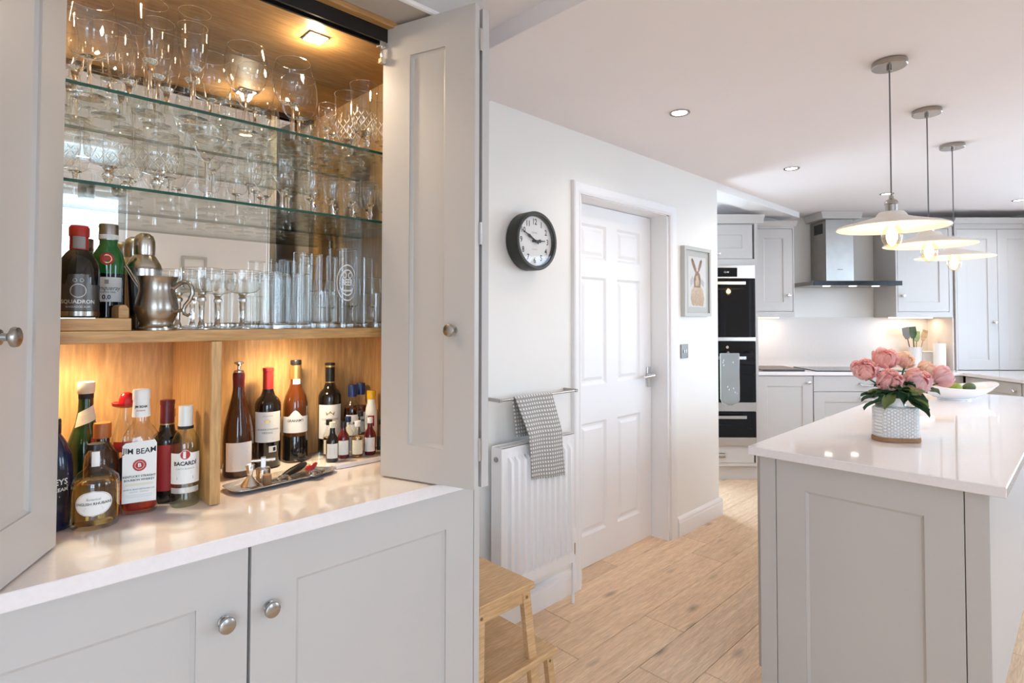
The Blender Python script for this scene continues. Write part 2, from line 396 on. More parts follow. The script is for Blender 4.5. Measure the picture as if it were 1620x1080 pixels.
struct(B(3.81, 5.42, 1.84, 2.02, 2.268, 2.36).build('trim_2', M['white'], bev=.002), 'boxed bulkhead running on from the wall to the kitchen')

# skirting boards
def skirt(name, x0, x1, label, wrap=False):
    pr = [(WY, 0), (WY - .02, 0), (WY - .02, .085), (WY - .015, .092), (WY - .017, .10), (WY - .012, .112), (WY - .006, .118), (WY, .12)]
    return struct(MB().prism(pr, 'x', x0, x1).build(name, M['white'], bev=.0008), label)
skirt('baseboard_left', 1.12, 2.2, 'white moulded skirting board under the radiator')
skirt('baseboard_right', 3.235, 3.83, 'white moulded skirting board between the door and the corner')

# door, lining and architrave
dm = MB(); dz = [0.006, .175, .785, .99, 1.59, 1.69, 1.885, 1.992]; dx = [2.30, 2.425, 2.665, 2.77, 3.01, 3.133]
for a in range(5):
    for b_ in range(7):
        if a in (1, 3) and b_ in (1, 3, 5): continue
        dm.box(dx[a], dx[a + 1], 1.955, 1.995, dz[b_], dz[b_ + 1])
d1 = struct(dm.build('door_1', M['white'], smooth=0), 'white six-panel internal door')
for a in (1, 3):
    for b_ in (1, 3, 5):
        x0, x1, z0, z1 = dx[a], dx[a + 1], dz[b_], dz[b_ + 1]
        rings = [(0, 1.955), (.014, 1.966), (.024, 1.966), (.042, 1.958), (.5, 1.958)]
        pm = MB(); vs = []; fs = []
        for ins, yy in rings[:-1]: vs += [(x0 + ins, yy, z0 + ins), (x1 - ins, yy, z0 + ins), (x1 - ins, yy, z1 - ins), (x0 + ins, yy, z1 - ins)]
        for k in range(3):
            for j in range(4): fs.append((k * 4 + j, k * 4 + (j + 1) % 4, k * 4 + 4 + (j + 1) % 4, k * 4 + 4 + j))
        fs.append((12, 13, 14, 15)); pm.add(vs, fs).build('panel', M['white'], d1, smooth=0, recalc=False)
hp = B(3.076, 3.116, 1.943, 1.955, .935, 1.058).build('handle_plate', M['chrome'], d1, bev=.002)
MB().tube([(3.096, 1.945, 1.01), (3.096, 1.905, 1.01), (3.09, 1.897, 1.01), (3.05, 1.897, 1.008), (2.975, 1.90, 1.004)], [.01, .01, .011, .009, .008], 10).build('lever', M['chrome'], hp)
ln = MB().box(2.27, 2.296, WY, WY + .16, 0, 2.02).box(3.137, 3.165, WY, WY + .16, 0, 2.02).box(2.27, 3.165, WY, WY + .16, 1.995, 2.022).build('lining', M['white'], d1, smooth=0)
def arch_prof(o, t): return [(0, 0), (0, -.012), (.008, -.016), (.016, -.012), (.028, -.018), (.052, -.022), (.06, -.018), (.062, 0)]
ar = MB(); pr = arch_prof(0, 0); X0, X1, ZT = 2.276, 3.158, 2.0
path = []
for d_, y_ in pr: path.append([(X0 - d_, WY + y_, 0), (X0 - d_, WY + y_, ZT + d_), (X1 + d_, WY + y_, ZT + d_), (X1 + d_, WY + y_, 0)])
vs = [p for q in path for p in q]; fs = [(i * 4 + j, i * 4 + j + 1, (i + 1) * 4 + j + 1, (i + 1) * 4 + j) for i in range(len(pr) - 1) for j in range(3)]
ar.add(vs, fs); ar.build('architrave', M['white'], d1, smooth=25)

# windows and door seen only in the mirror / giving daylight
def window_y(name, x0, x1, z0, z1, y, mull, label):
    mb = MB(); t = .05
    mb.box(x0, x0 + t, y, y + .05, z0, z1).box(x1 - t, x1, y, y + .05, z0, z1).box(x0 + t, x1 - t, y, y + .05, z0, z0 + t).box(x0 + t, x1 - t, y, y + .05, z1 - t, z1)
    for m_ in mull: mb.box(m_ - .03, m_ + .03, y, y + .05, z0 + t, z1 - t)
    o = struct(mb.build(name, M['white'], smooth=0), label)
    ed = [x0 + t] + [q for m_ in mull for q in (m_ - .03, m_ + .03)] + [x1 - t]
    for a, b_ in zip(ed[::2], ed[1::2]): B(a, b_, y + .02, y + .026, z0 + t, z1 - t).build('pane', M['pane'], o, smooth=0)
    return o
window_y('window_1', -1.95, -.6, .02, 2.13, -2.03, (-1.275,), 'glazed garden doors behind the camera')
window_y('window_2', .49, .99, .9, 2.25, -2.03, (), 'narrow white window mirrored behind the bottles')
window_y('added_window', 3.1, 4.4, .9, 2.2, -2.03, (3.75,), 'unseen white window added to light the island side')  # extra unseen window, added for daylight on the island side and floor
wr = struct(MB().box(4.70, 4.75, 2.35, 2.4, 1.0, 2.2).box(4.70, 4.75, 4.5, 4.55, 1.0, 2.2).box(4.70, 4.75, 2.4, 4.5, 1.0, 1.05).box(4.70, 4.75, 2.4, 4.5, 2.15, 2.2).box(4.70, 4.75, 3.42, 3.48, 1.05, 2.15).build('window_3', M['white'], smooth=0, rz=KR), 'white window over the kitchen return')
for a, b_ in ((2.4, 3.42), (3.48, 4.5)): B(4.72, 4.726, a, b_, 1.05, 2.15).build('pane', M['pane'], wr, smooth=0)
d2 = struct(B(2.28, 2.64, -2.0, -1.96, 0, 1.98).build('door_2', M['curtain'], smooth=0), 'dark door in the wall behind the camera')
MB().box(2.2, 2.28, -2.05, -1.885, 0, 2.06).box(2.64, 2.72, -2.05, -1.885, 0, 2.06).box(2.28, 2.64, -2.05, -1.885, 1.98, 2.06).build('door_frame', M['white'], d2, smooth=0)
g_ = B(-14, 16, -30, -2.6, -.4, -.3).build('garden_patio', M['lawn'], smooth=0); g_['kind'] = 'structure'; g_['label'] = 'garden paving outside the windows'

# ------------------------------------------------------------------ cabinet building blocks (front faces local -y)
def knob_mb(r=.017):
    return MB().lathe([(0, 0), (r * .75, 0), (r * .75, .002), (r * .42, .004), (r * .36, .012), (r * .6, .015), (r * .98, .019), (r, .022), (r * .93, .026), (r * .6, .0285), (0, .029)], 20).xf(Matrix.Rotation(R(90), 4, 'X'))
KNOB = knob_mb().mesh('knob', M['nickel']); KNOBS = knob_mb(.015).mesh('knob', M['chrome'])
def shaker(name, w_, h, t, fr, par, loc, rz=0, mat='paint', knob=None, kme=None, rec=.009, frt=None, pname='panel'):
    frt = frt or fr
    mb = MB(); z = h
    o_ = [(0, 0), (w_, 0), (w_, h), (0, h)]; i_ = [(fr, frt), (w_ - fr, frt), (w_ - fr, h - frt), (fr, h - frt)]
    a = .009; j_ = [(fr + a, frt + a), (w_ - fr - a, frt + a), (w_ - fr - a, h - frt - a), (fr + a, h - frt - a)]
    vs = [(x, 0, zz) for x, zz in o_] + [(x, 0, zz) for x, zz in i_] + [(x, rec * .55, zz) for x, zz in i_] + [(x, rec, zz) for x, zz in j_] + [(x, t, zz) for x, zz in o_]
    fs = []
    for k in range(3):
        for q in range(4): fs.append((k * 4 + q, k * 4 + (q + 1) % 4, k * 4 + 4 + (q + 1) % 4, k * 4 + 4 + q))
    for q in range(4): fs.append((16 + q, 16 + (q + 1) % 4, (q + 1) % 4, q))
    fs.append((19, 18, 17, 16))
    d = mb.add(vs, fs).build(name, M[mat], par, loc, rz, smooth=20, recalc=False)
    B(fr + a, w_ - fr - a, rec, t - .002, frt + a, h - frt - a).build(pname, M[mat], d, smooth=0)
    if knob:
        obj('knob', kme or KNOB, d, (knob[0], 0, knob[1]))
    return d

# ------------------------------------------------------------------ drinks cabinet: base, worktop, upper cupboard
bc = thing('base_cabinet', 'warm grey base cupboard with two framed doors under the bottles', 'cabinet', (0, 1.275, 0))
MB().box(-.3, 1.092, .024, .56, .1, .876).build('body', M['paint'], bc, smooth=0)
B(1.0945, 1.116, .004, .56, 0, .876).build('end_panel', M['paint'], bc, bev=.001)
B(-.3, 1.09, .08, .1, 0, .1).build('plinth', M['paint'], bc, smooth=0)
shaker('door', .626, .744, .022, .10, bc, (-.170, .002, .125), knob=(.579, .602))
shaker('door', .627, .744, .022, .10, bc, (.463, .002, .125), knob=(.038, .602))
tag(B(-.32, 1.106, 1.248, 1.838, .8775, .91).build('worktop', M['quartz'], bev=.002), 'white quartz worktop carrying the bottles', 'worktop')

dc = thing('drinks_cabinet', 'tall oak-lined drinks cupboard with mirrored back and bifold doors', 'cabinet', (0, 0, .911))
z0 = -.911
B(1.035, 1.062, 1.44, 1.836, 0, 1.27).build('side_panel', M['oakz'], dc, bev=.001)
B(-.051, -.024, 1.44, 1.836, 0, 1.27).build('side_panel', M['oakz'], dc, bev=.001)
B(1.063, 1.09, 1.425, 1.836, 0, 1.39).build('outer_side', M['paint'], dc, bev=.001)
B(-.079, -.052, 1.425, 1.836, 0, 1.39).build('outer_side', M['paint'], dc, bev=.001)
B(-.024, 1.035, 1.822, 1.836, 0, .395).build('back_panel', M['oakz'], dc, smooth=0)
mi = B(-.023, 1.034, 1.830, 1.836, .42, 1.257).build('mirror', M['mirror'], dc, smooth=0)
B(-.024, 1.035, 1.44, 1.829, 2.168 + z0, 2.192 + z0).build('top_panel', M['oakx'], dc, smooth=0)
B(.4385, .4625, 1.482, 1.821, 0, .392).build('divider', M['oakz'], dc, bev=.0015)
B(-.0235, 1.0345, 1.485, 1.829, 1.304 + z0, 1.3305 + z0).build('oak_shelf', M['oakx'], dc, bev=.0015)
for zz in (1.855, 1.649):
    gs = B(-.02, 1.031, 1.4835, 1.827, zz - .0065 + z0, zz + z0).build('glass_shelf', M['shelfg'], dc, smooth=0)
    B(-.02, 1.031, 1.480, 1.4833, zz - .0066 + z0, zz + .0001 + z0).build('polished_edge', M['shelfe'], gs, smooth=0)
    B(-.02, 1.031, 1.8275, 1.8285, zz - .0066 + z0, zz + z0).build('back_edge', M['shelfe'], gs, smooth=0)
    for xx in (-.02, 1.028): MB().lathe([(0, zz - .02 + z0), (.006, zz - .02 + z0), (.006, zz - .007 + z0), (0, zz - .007 + z0)], 10, c=(xx, 1.6)).build('shelf_pin', M['nickel'], gs)
tr = MB().box(-.05, 1.06, 1.405, 1.412, 2.15 + z0, 2.2 + z0).box(-.05, 1.06, 1.432, 1.439, 2.15 + z0, 2.2 + z0).box(-.05, 1.06, 1.412, 1.432, 2.19 + z0, 2.2 + z0).build('door_track', M['black'], dc, smooth=0)
B(-.05, 1.06, 1.382, 1.404, 2.158 + z0 + .03, 2.205 + z0).build('track_batten', M['oakx'], dc, smooth=0)
B(-.08, 1.118, 1.27, 1.381, 2.203 + z0, 2.372 + z0).build('soffit', M['paint'], dc, bev=.002)
MB().tube([(-.08, 1.27, 2.208 + z0), (1.118, 1.27, 2.208 + z0)], .008, 8).build('bead', M['white'], dc)
B(.695, .755, 1.525, 1.585, 2.164 + z0, 2.1685 + z0).build('led_housing', M['nickel'], dc, bev=.001)
B(.700, .750, 1.530, 1.580, 2.1625 + z0, 2.1641 + z0).build('led_lens', M['leddisc'], dc, smooth=0)
B(.10, .16, 1.525, 1.585, 2.164 + z0, 2.1685 + z0).build('led_housing', M['nickel'], dc, bev=.001)
B(.105, .155, 1.530, 1.580, 2.1625 + z0, 2.1641 + z0).build('led_lens', M['leddisc'], dc, smooth=0)
for xx in (.20, .72):
    MB().lathe([(0, 1.3038 + z0), (.028, 1.3038 + z0), (.028, 1.299 + z0), (.024, 1.298 + z0), (0, 1.298 + z0)], 20, c=(xx, 1.695)).build('led_puck', M['leddisc'], dc)
def spot(name, loc, e, col, size=.05, blend=1, ang=150, typ='SPOT'):
    l = bpy.data.lights.new(name, typ); l.energy = e; l.color = col; l.shadow_soft_size = size
    if typ == 'SPOT': l.spot_size = R(ang); l.spot_blend = blend
    o = bpy.data.objects.new(name, l); COL.objects.link(o); o.location = loc; return o
spot('cabinet_led_light', (.725, 1.555, 2.147), 1.6, (1, .80, .54), .014, typ='POINT'); spot('cabinet_led_beam', (.725, 1.555, 2.155), 9, (1, .84, .62), .02)
spot('cabinet_led_light.001', (.13, 1.555, 2.147), 1.6, (1, .80, .54), .014, typ='POINT'); spot('cabinet_led_beam.001', (.13, 1.555, 2.155), 9, (1, .84, .62), .02)
for i, xx in enumerate((.20, .72)): spot('cabinet_puck_light.%03d' % i, (xx, 1.695, 1.293), 5.6, (1, .78, .48), .024, 1, 165)

def leaf(p0, p1, name, side, knob=True, hinge=True):
    a = Vector(p0); b_ = Vector(p1); d = b_ - a; L_ = d.length
    # front of the leaf is on local -y
    rz = math.atan2(d.y, d.x)
    o = shaker(name, L_, 1.278, .022, .095, dc, (a.x, a.y, .004), rz, knob=None)
    return o, L_, rz
# right pair: visible leaf (front faces the camera), folded against its neighbour
lf, L_, rz = leaf((.866, 1.42), (.9645, 1.128), 'bifold_leaf', 1)
obj('knob', KNOB, lf, (.243, 0, .413))
for zz in (.10, .67, 1.19):
    B(L_ - .004, L_ + .006, .021, .03, zz - .03, zz + .03).build('hinge', M['chrome'], lf, bev=.001)
lf2, L2_, rz2 = leaf((1.018, 1.133), (1.045, 1.42), 'bifold_leaf', 1)
# left pair
lg, L3_, rz3 = leaf((.146 - .31 * .4576, 1.427 - .31 * .8891), (.146, 1.427), 'bifold_leaf', 1)
obj('knob', KNOB, lg, (L3_ - .213, 0, .413))
leaf((-.055, 1.42), (-.03, 1.142), 'bifold_leaf', 1)
gp = MB().box(.846, .866, 1.405, 1.425, 2.135 + z0, 2.15 + z0).tube([(.858, 1.415, 2.15 + z0), (.858, 1.415, 2.10 + z0)], .004, 8).box(.852, .872, 1.407, 1.424, 2.09 + z0, 2.105 + z0).build('track_guide', M['chrome'], dc, bev=.001)

rs = thing('wooden_riser', 'small oak step block under the rum and gin bottles on the oak shelf', 'stand', (0, 0, 1.331))
B(.0, .278, 1.497, 1.80, 0, .0275).build('step', M['oakx'], rs, bev=.0015)
MB().prism([(.258, .028), (.278, .028), (.278, .05), (.272, .058), (.262, .058), (.258, .052)], 'y', 1.525, 1.605).build('end_stop', M['oakx'], rs, bev=.001)

# ------------------------------------------------------------------ bottles
CT = .911
def face_cam(x, y, off=0): return math.atan2(-y, -x) + R(90 + off)
def rsec(sq, ax=1, ay=1):           # rounded-square section: sq(z, r) -> exponent 2 (circle) .. 6
    def f(a, r, z):
        p = sq(z, r); c, s = math.cos(a), math.sin(a)
        k = (abs(c) ** p + abs(s) ** p) ** (-1 / p)
        return c * k * r * (ax(r, z) if callable(ax) else ax), s * k * r * (ay(r, z) if callable(ay) else ay)
    return f
def bottle(name, label, pos, prof, glass, caps=(), labels=(), liquid=None, off=0, sec=None, group='bottles in the drinks cupboard', n=32):
    t = thing(name, label, 'bottle', pos, face_cam(pos[0], pos[1], off), group)
    MB().lathe([(0, prof[0][1])] + list(prof) + ([(0, prof[-1][1])] if glass not in ('glass', 'clearl') else []), n, sec).build('glass_body', M[glass], t, smooth=50)
    if liquid:
        lp, lm = liquid; MB().lathe([(0, lp[0][1])] + lp + [(0, lp[-1][1])], n, sec).build('liquid', M[lm], t, smooth=50)
    for nm, pr, m in caps: MB().lathe([(0, pr[0][1])] + list(pr) + [(0, pr[-1][1])], 24).build(nm, M[m], t, smooth=40)
    for lb in labels:
        if 'w' in lb:
            v = lb.get('shape') or rect2(lb['w'], lb['z1'] - lb['z0'], 0, (lb['z1'] - lb['z0']) / 2)
            q = on_flat(v, lb['y'], lb['z0']).build(lb.get('name', 'label'), M[lb.get('m', 'paper')], t, smooth=0, recalc=False)
        else:
            r_, a_ = lb['r'], R(lb['a']); ph = R(lb.get('phi', 0)); z0_, z1_ = lb['z0'], lb['z1']; top = lb.get('top', lambda u: 0); tilt = lb.get('tilt', 0)
            r2_ = lb.get('r2', r_)
            q = MB().grid(lambda u, v: ((r_ + (r2_ - r_) * v) * math.sin(ph + a_ * (2 * u - 1)), -(r_ + (r2_ - r_) * v) * math.cos(ph + a_ * (2 * u - 1)), z0_ + (z1_ - z0_) * v + (top(2 * u - 1) if v > .5 else 0) + tilt * (2 * u - 1)), 16, 3).build(lb.get('name', 'label'), M[lb.get('m', 'paper')], t, recalc=False)
        for tx in lb.get('t', ()):
            s, z_, size, m_ = tx[:4]; kw = tx[4] if len(tx) > 4 else {}
            vf = s if isinstance(s, tuple) else text(s, size, kw.get('b', 0), kw.get('sx', 1), kw.get('sh', 0))
            if kw.get('dx'): vf = shift(vf, kw['dx'], 0)
            if 'arch' in kw: vf = ([(x, y + kw['arch'] * x * x) for x, y in vf[0]], vf[1])
            if 'slope' in kw: vf = ([(x, y + kw['slope'] * x) for x, y in vf[0]], vf[1])
            mbx = on_flat(vf, lb['y'] - .0004, z_) if 'w' in lb else on_cyl(vf, max(lb['r'], lb.get('r2', lb['r'])) + .0005, z_, R(lb.get('phi', 0)))
            mbx.build(kw.get('name', 'lettering'), M[m_], q, smooth=0, recalc=False)
    return t
def bordeaux(r, h, rn=.0142, bs=.62): return [(r * .9, 0), (r, .005), (r, h * bs), (r * .97, h * (bs + .03)), (r * .82, h * (bs + .07)), (r * .55, h * (bs + .105)), (rn * 1.15, h * (bs + .15)), (rn, h * (bs + .19)), (rn, h - .001)]
def capsule(r, z0, z1, lip=True): return [(r, z0), (r, z1 - .012), (r * 1.06, z1 - .011), (r * 1.06, z1 - .001), (r * .9, z1)]
G1, G2 = 'spirit bottles left of the oak divider', 'bottles right of the oak divider'
# -- left of the divider
bottle('cream_liqueur_bottle', 'navy cream liqueur bottle half hidden behind the left folding door', (.149, 1.562, CT),
       [(.036, 0), (.038, .006), (.0385, .10), (.038, .135), (.034, .16), (.025, .182), (.016, .198), (.014, .225)], 'navy',
       caps=[('cap', [(.0165, .2), (.0165, .228), (.015, .232)], 'black')],
       labels=[dict(name='badge', m='ink', r=.0388, a=38, z0=.055, z1=.128, t=[(ring2(.030, .0318, 4, 0, 0, .95), .092, 0, 'silverink', {'name': 'badge_edge'}), ('BAILEYS', .102, .017, 'paper', {'b': .02}), ('IRISH CREAM', .086, .0105, 'paper', {'b': .02}), (rect2(.03, .0015), .072, 0, 'silverink')])], group=G1, off=2)
bottle('rhubarb_gin_bottle', 'round clear gin bottle with oval white label and black cap', (.222, 1.523, CT),
       [(.041, 0), (.043, .004), (.0435, .012), (.0435, .092), (.041, .104), (.030, .116), (.019, .124), (.0145, .132), (.0145, .164)], 'glass',
       caps=[('cap', [(.0168, .163), (.0168, .173), (.016, .175)], 'black')], liquid=([(.0395, .009), (.0415, .014), (.0415, .088), (.040, .095)], 'amber'),
       labels=[dict(r=.0440, a=46, z0=.03, z1=.031, m='paper', name='oval_label'), dict(name='neck_seal', r=.0152, a=28, z0=.128, z1=.16)], group=G1, off=-4)
t = [o for o in COL.objects if o.name.startswith('rhubarb_gin_bottle')][0]
[bpy.data.objects.remove(c) for c in list(t.children) if c.name.startswith('oval_label')]
ov = MB()
for i in range(25): pass
q = on_cyl(disc2(.036, 28, 0, 0, .74), .0440, .055)
# fan the oval so that it follows the curved glass
ov = MB(); N_ = 16
for iy in range(N_):
    for ix in range(N_):
        c4 = []
        for a, b_ in ((0, 0), (1, 0), (1, 1), (0, 1)):
            v_ = -1 + 2 * (iy + b_) / N_; hw = math.sqrt(max(0, 1 - v_ * v_)); u_ = (-1 + 2 * (ix + a) / N_) * hw
            c4.append((u_ * .035, v_ * .0265))
        ov.add([(.0440 * math.sin(x / .0440), -.0440 * math.cos(x / .0440), .056 + y) for x, y in c4], [(0, 1, 2, 3)])
ovl = ov.build('oval_label', M['paper'], t, recalc=False)
for s, z_, size, m_, kw in (('ENGLISH RHUBARB', .056, .0078, 'ink', {}), ('Botanical', .0655, .007, 'greyink', {'sh': .3}),):
    vf = text(s, size, .01); on_cyl(vf, .0446, z_).build('lettering', M[m_], ovl, smooth=0, recalc=False)
on_cyl(ring2(.0325, .0333, 40, 0, 0, .75), .0446, .056).build('border_line', M['greyink'], ovl, smooth=0, recalc=False)
on_cyl(lines2(.036, (-.008, -.0105, -.013)), .0446, .056).build('small_print', M['greyink'], ovl, smooth=0, recalc=False)
bottle('green_wine_bottle', 'tall dark green bottle with cream cap and slanted neck label', (.224, 1.688, CT),
       [(.034, 0), (.037, .005), (.037, .13), (.034, .155), (.028, .175), (.020, .20), (.0155, .23), (.0145, .272)], 'greenb',
       caps=[('cap', [(.0165, .268), (.0175, .272), (.0175, .292), (.0165, .295)], 'cream'), ('neck_band', [(.0152, .256), (.0152, .267)], 'ink')],
       labels=[dict(name='neck_label', m='cream', r=.0235, r2=.0165, a=60, z0=.198, z1=.232, tilt=.009, t=[(lines2(.02, (.004, 0, -.004)), .214, 0, 'gold', {'slope': .4})]),
               dict(name='badge', m='redink', r=.0375, a=13, z0=.148, z1=.168, phi=30)], group=G1)
bottle('amber_liqueur_bottle', 'dark liqueur bottle with a copper orange cap behind the gin bottle', (.245, 1.607, CT),
       [(.033, 0), (.035, .004), (.035, .115), (.032, .135), (.022, .15), (.015, .16), (.0145, .175)], 'brown',
       caps=[('cap', [(.0175, .172), (.0175, .203), (.0165, .206)], 'orange')], labels=[dict(r=.0354, a=40, z0=.07, z1=.115, m='ink', t=[(ring2(.02, .0208, 4, 0, 0, .9), .092, 0, 'silverink')])], group=G1)
bottle('tequila_bottle', 'clear tequila bottle wearing a red plastic sombrero cap', (.300, 1.655, CT),
       [(.030, 0), (.032, .004), (.032, .125), (.0305, .15), (.027, .165), (.023, .185), (.0145, .215), (.0135, .235)], 'glass',
       caps=[('sombrero_cap', [(.02, .231), (.030, .236), (.0315, .243), (.029, .242), (.019, .239), (.0165, .252), (.012, .263), (.006, .267)], 'redpl')],
       labels=[dict(m='redink', r=.0324, a=52, z0=.128, z1=.152, r2=.031), dict(m='ink', r=.0325, a=50, z0=.06, z1=.115)], liquid=([(.028, .005), (.030, .01), (.030, .10), (.029, .104)], 'bourbon'), group=G1)
sq = lambda z, r: 5 if .012 < z < .165 else (3.2 if z < .185 else 2)
bottle('bourbon_bottle', 'square-shouldered bourbon bottle with large white label and red seal', (.312, 1.560, CT),
       [(.030, 0), (.0335, .005), (.0335, .15), (.0335, .166), (.031, .18), (.025, .193), (.017, .203), (.0150, .212), (.0150, .262)], 'glass', sec=rsec(sq, 1.06, .86),
       caps=[('cap', [(.0178, .258), (.0178, .279), (.0165, .282)], 'whitepl'), ('neck_label', [(.0185, .219), (.0165, .258)], 'paper')],
       liquid=([(.028, .008), (.0315, .012), (.0315, .04), (.031, .044)], 'bourbon'),
       labels=[dict(y=-.0302, w=.066, z0=.028, z1=.168, shape=([(-.033, 0), (.033, 0), (.033, .132), (.029, .14), (-.027, .136), (-.033, .13)], [(0, 1, 2, 3, 4, 5)]),
                    t=[('JIM BEAM', .143, .0176, 'ink', {'b': .014, 'sx': .9, 'arch': 3.5}), (disc2(.0135, 14), .112, 0, 'redink', {'name': 'seal'}), ('KENTUCKY STRAIGHT', .087, .0066, 'ink', {'b': .02, 'sx': .95}), ('BOURBON WHISKEY', .079, .0066, 'ink', {'b': .02, 'sx': .95}),
                       (rect2(.054, .0055), .069, 0, 'cream', {'name': 'band'}), ('JAMES B. BEAM DISTILLING CO.', .058, .0044, 'ink', {}), ('CLERMONT · FRANKFORT', .052, .0032, 'greyink', {}), (lines2(.056, (0, -.004), .0004), .045, 0, 'greyink')])], group=G1, off=-3, n=48)
t = [o for o in COL.objects if o.name.startswith('bourbon_bottle')][0]; lab = [c for c in t.children if c.name.startswith('label')][0]
on_flat(ring2(.0085, .0093, 20), -.0310, .112).build('seal_ring', M['paper'], lab, smooth=0, recalc=False)
on_flat(text('B', .012, .03), -.0311, .112).build('lettering', M['paper'], lab, smooth=0, recalc=False)
on_cyl(text('JIM BEAM', .0072, .03, .9), .0178, .243).build('lettering', M['ink'], [c for c in t.children if c.name.startswith('neck_label')][0], smooth=0, recalc=False)
on_cyl(text('BOURBON', .004, .02, .9), .0182, .234).build('lettering', M['redink'], [c for c in t.children if c.name.startswith('neck_label')][0], smooth=0, recalc=False)
bottle('red_wine_bottle', 'dark wine bottle with maroon capsule and gold band behind the white rum', (.377, 1.608, CT), bordeaux(.033, .242, .0145, .6), 'wine',
       caps=[('capsule', capsule(.0155, .187, .246), 'maroon'), ('gold_band', [(.0157, .182), (.0157, .189)], 'gold')], labels=[dict(r=.0334, a=60, z0=.03, z1=.14, m='redink')], group=G1)
for i, (x, y, h) in enumerate(((.346, 1.708, .222), (.402, 1.69, .212))):
    bottle('spirit_miniature', ('small clear spirit bottle with gold cap behind the neck of the bourbon', 'small clear spirit bottle with gold cap right of the bourbon neck')[i], (x, y, CT),
           [(.024, 0), (.026, .004), (.026, .13), (.022, .155), (.012, .175), (.0115, h - .018)], 'glass', caps=[('cap', [(.013, h - .02), (.013, h)], 'gold')], liquid=([(.023, .005), (.0245, .01), (.0245, .10), (.024, .102)], 'amber'), group=G1)
bottle('white_rum_bottle', 'white-capped clear rum bottle with white label and red roundel', (.4005, 1.540, CT),
       [(.029, 0), (.031, .005), (.0315, .04), (.0315, .138), (.029, .155), (.0225, .170), (.0165, .18), (.0155, .188)], 'clearl',
       caps=[('cap', [(.0165, .186), (.0158, .2), (.0158, .234), (.015, .237)], 'whitepl'), ('cap_band', [(.0172, .182), (.0172, .189)], 'ink')],
       labels=[dict(r=.0319, a=66, z0=.056, z1=.128, top=lambda u: .008 * max(0, 1 - (u / .3) ** 2), t=[('BACARDÍ', .1035, .0128, 'ink', {'b': .03, 'sx': .95}), ('CARTA BLANCA', .0915, .0055, 'greyink', {}), (lines2(.03, (.002, -.002), .0005), .082, 0, 'greyink'), (disc2(.0105, 18), .124, 0, 'redink', {'name': 'roundel'}),
                       (rect2(.036, .006), .0695, 0, 'greyink', {'name': 'emblem'})]),
               dict(r=.0318, a=62, z0=.034, z1=.047, m='silverink', name='lower_label')], group=G1)
# -- right of the divider
bottle('burgundy_bottle', 'brown sloping wine bottle with chrome stopper and plain text label', (.583, 1.722, CT),
       [(.037, 0), (.040, .005), (.0405, .10), (.038, .135), (.030, .175), (.0205, .215), (.016, .24), (.0148, .262), (.0148, .292)], 'brown',
       caps=[('capsule', [(.0154, .238), (.0156, .27), (.0162, .272), (.0162, .287), (.0145, .292)], 'maroon'), ('stopper', [(.0135, .291), (.0135, .298), (.005, .301), (.0045, .31), (.009, .315), (.0135, .318), (.013, .322), (.004, .324)], 'chrome')],
       labels=[dict(r=.0409, a=54, z0=.018, z1=.098, t=[(lines2(.05, [-.03 + .0042 * i for i in range(15)], .0008), .058, 0, 'greyink')])], group=G2, off=6)
bottle('claret_bottle', 'red wine bottle with bright red capsule and white vintage label', (.681, 1.760, CT), bordeaux(.0372, .295), 'wine',
       caps=[('capsule', capsule(.0152, .232, .298), 'redcap')],
       labels=[dict(r=.0376, a=66, z0=.078, z1=.168, t=[('LES GRANDES', .156, .0048, 'greyink', {}), (disc2(.009, 8, 0, 0, .6), .14, 0, 'gold', {'name': 'crest'}), ("LALANDE D'AUVION", .116, .0075, 'ink', {'sx': .95}), ('MÉDOC', .106, .0075, 'ink', {'sx': 1.2}), (lines2(.04, (0, -.004), .0006), .09, 0, 'greyink')]),
               dict(r=.0376, a=18, z0=.048, z1=.066, phi=24, name='stock_label', t=[(rect2(.008, .011, .004), .057, 0, 'ink')])], group=G2)
bottle('port_bottle', 'amber port bottle with gold neck and scalloped white label', (.772, 1.772, CT),
       [(.034, 0), (.0362, .005), (.0372, .165), (.0365, .18), (.031, .205), (.020, .228), (.0158, .245), (.0150, .262), (.0150, .292)], 'port',
       caps=[('neck_foil', [(.0162, .256), (.0162, .3)], 'gold'), ('stopper', [(.0145, .3), (.0168, .302), (.0168, .313), (.0155, .316)], 'black'), ('wine', [(.0376, .006), (.0379, .078), (.0374, .08)], 'wine')],
       labels=[dict(r=.0380, a=70, z0=.092, z1=.142, top=lambda u: .02 * max(0, 1 - (abs(u) / .42) ** 1.5), t=[("GRAHAM'S", .130, .0105, 'ink', {'b': .01}), (lines2(.045, (0, -.007, -.014), .0007), .116, 0, 'greyink')]),
               dict(r=.0172, r2=.0165, a=42, z0=.226, z1=.256, name='neck_seal', phi=12)], group=G2)
bottle('couronne_bottle', 'red wine bottle with black and gold capsule and crown label', (.892, 1.781, CT), bordeaux(.0372, .298), 'wine',
       caps=[('capsule', capsule(.0152, .236, .30), 'black'), ('gold_band', [(.0154, .232), (.0154, .238)], 'gold'), ('gold_band', [(.0164, .286), (.0164, .292)], 'gold')],
       labels=[dict(r=.0376, a=66, z0=.055, z1=.165, t=[('COURONNE', .118, .0098, 'greyink', {'b': .01}), (([(-.012, 0), (.012, 0), (.015, .013), (.007, .006), (0, .014), (-.007, .006), (-.015, .013)], [(0, 1, 3), (1, 2, 3), (0, 3, 5), (3, 4, 5), (0, 5, 6)]), .131, 0, 'gold', {'name': 'crown'}), ('de Gascogne', .106, .008, 'greyink', {'sh': .4}), (lines2(.04, (0, -.004), .0006), .088, 0, 'greyink')])], group=G2, off=3)
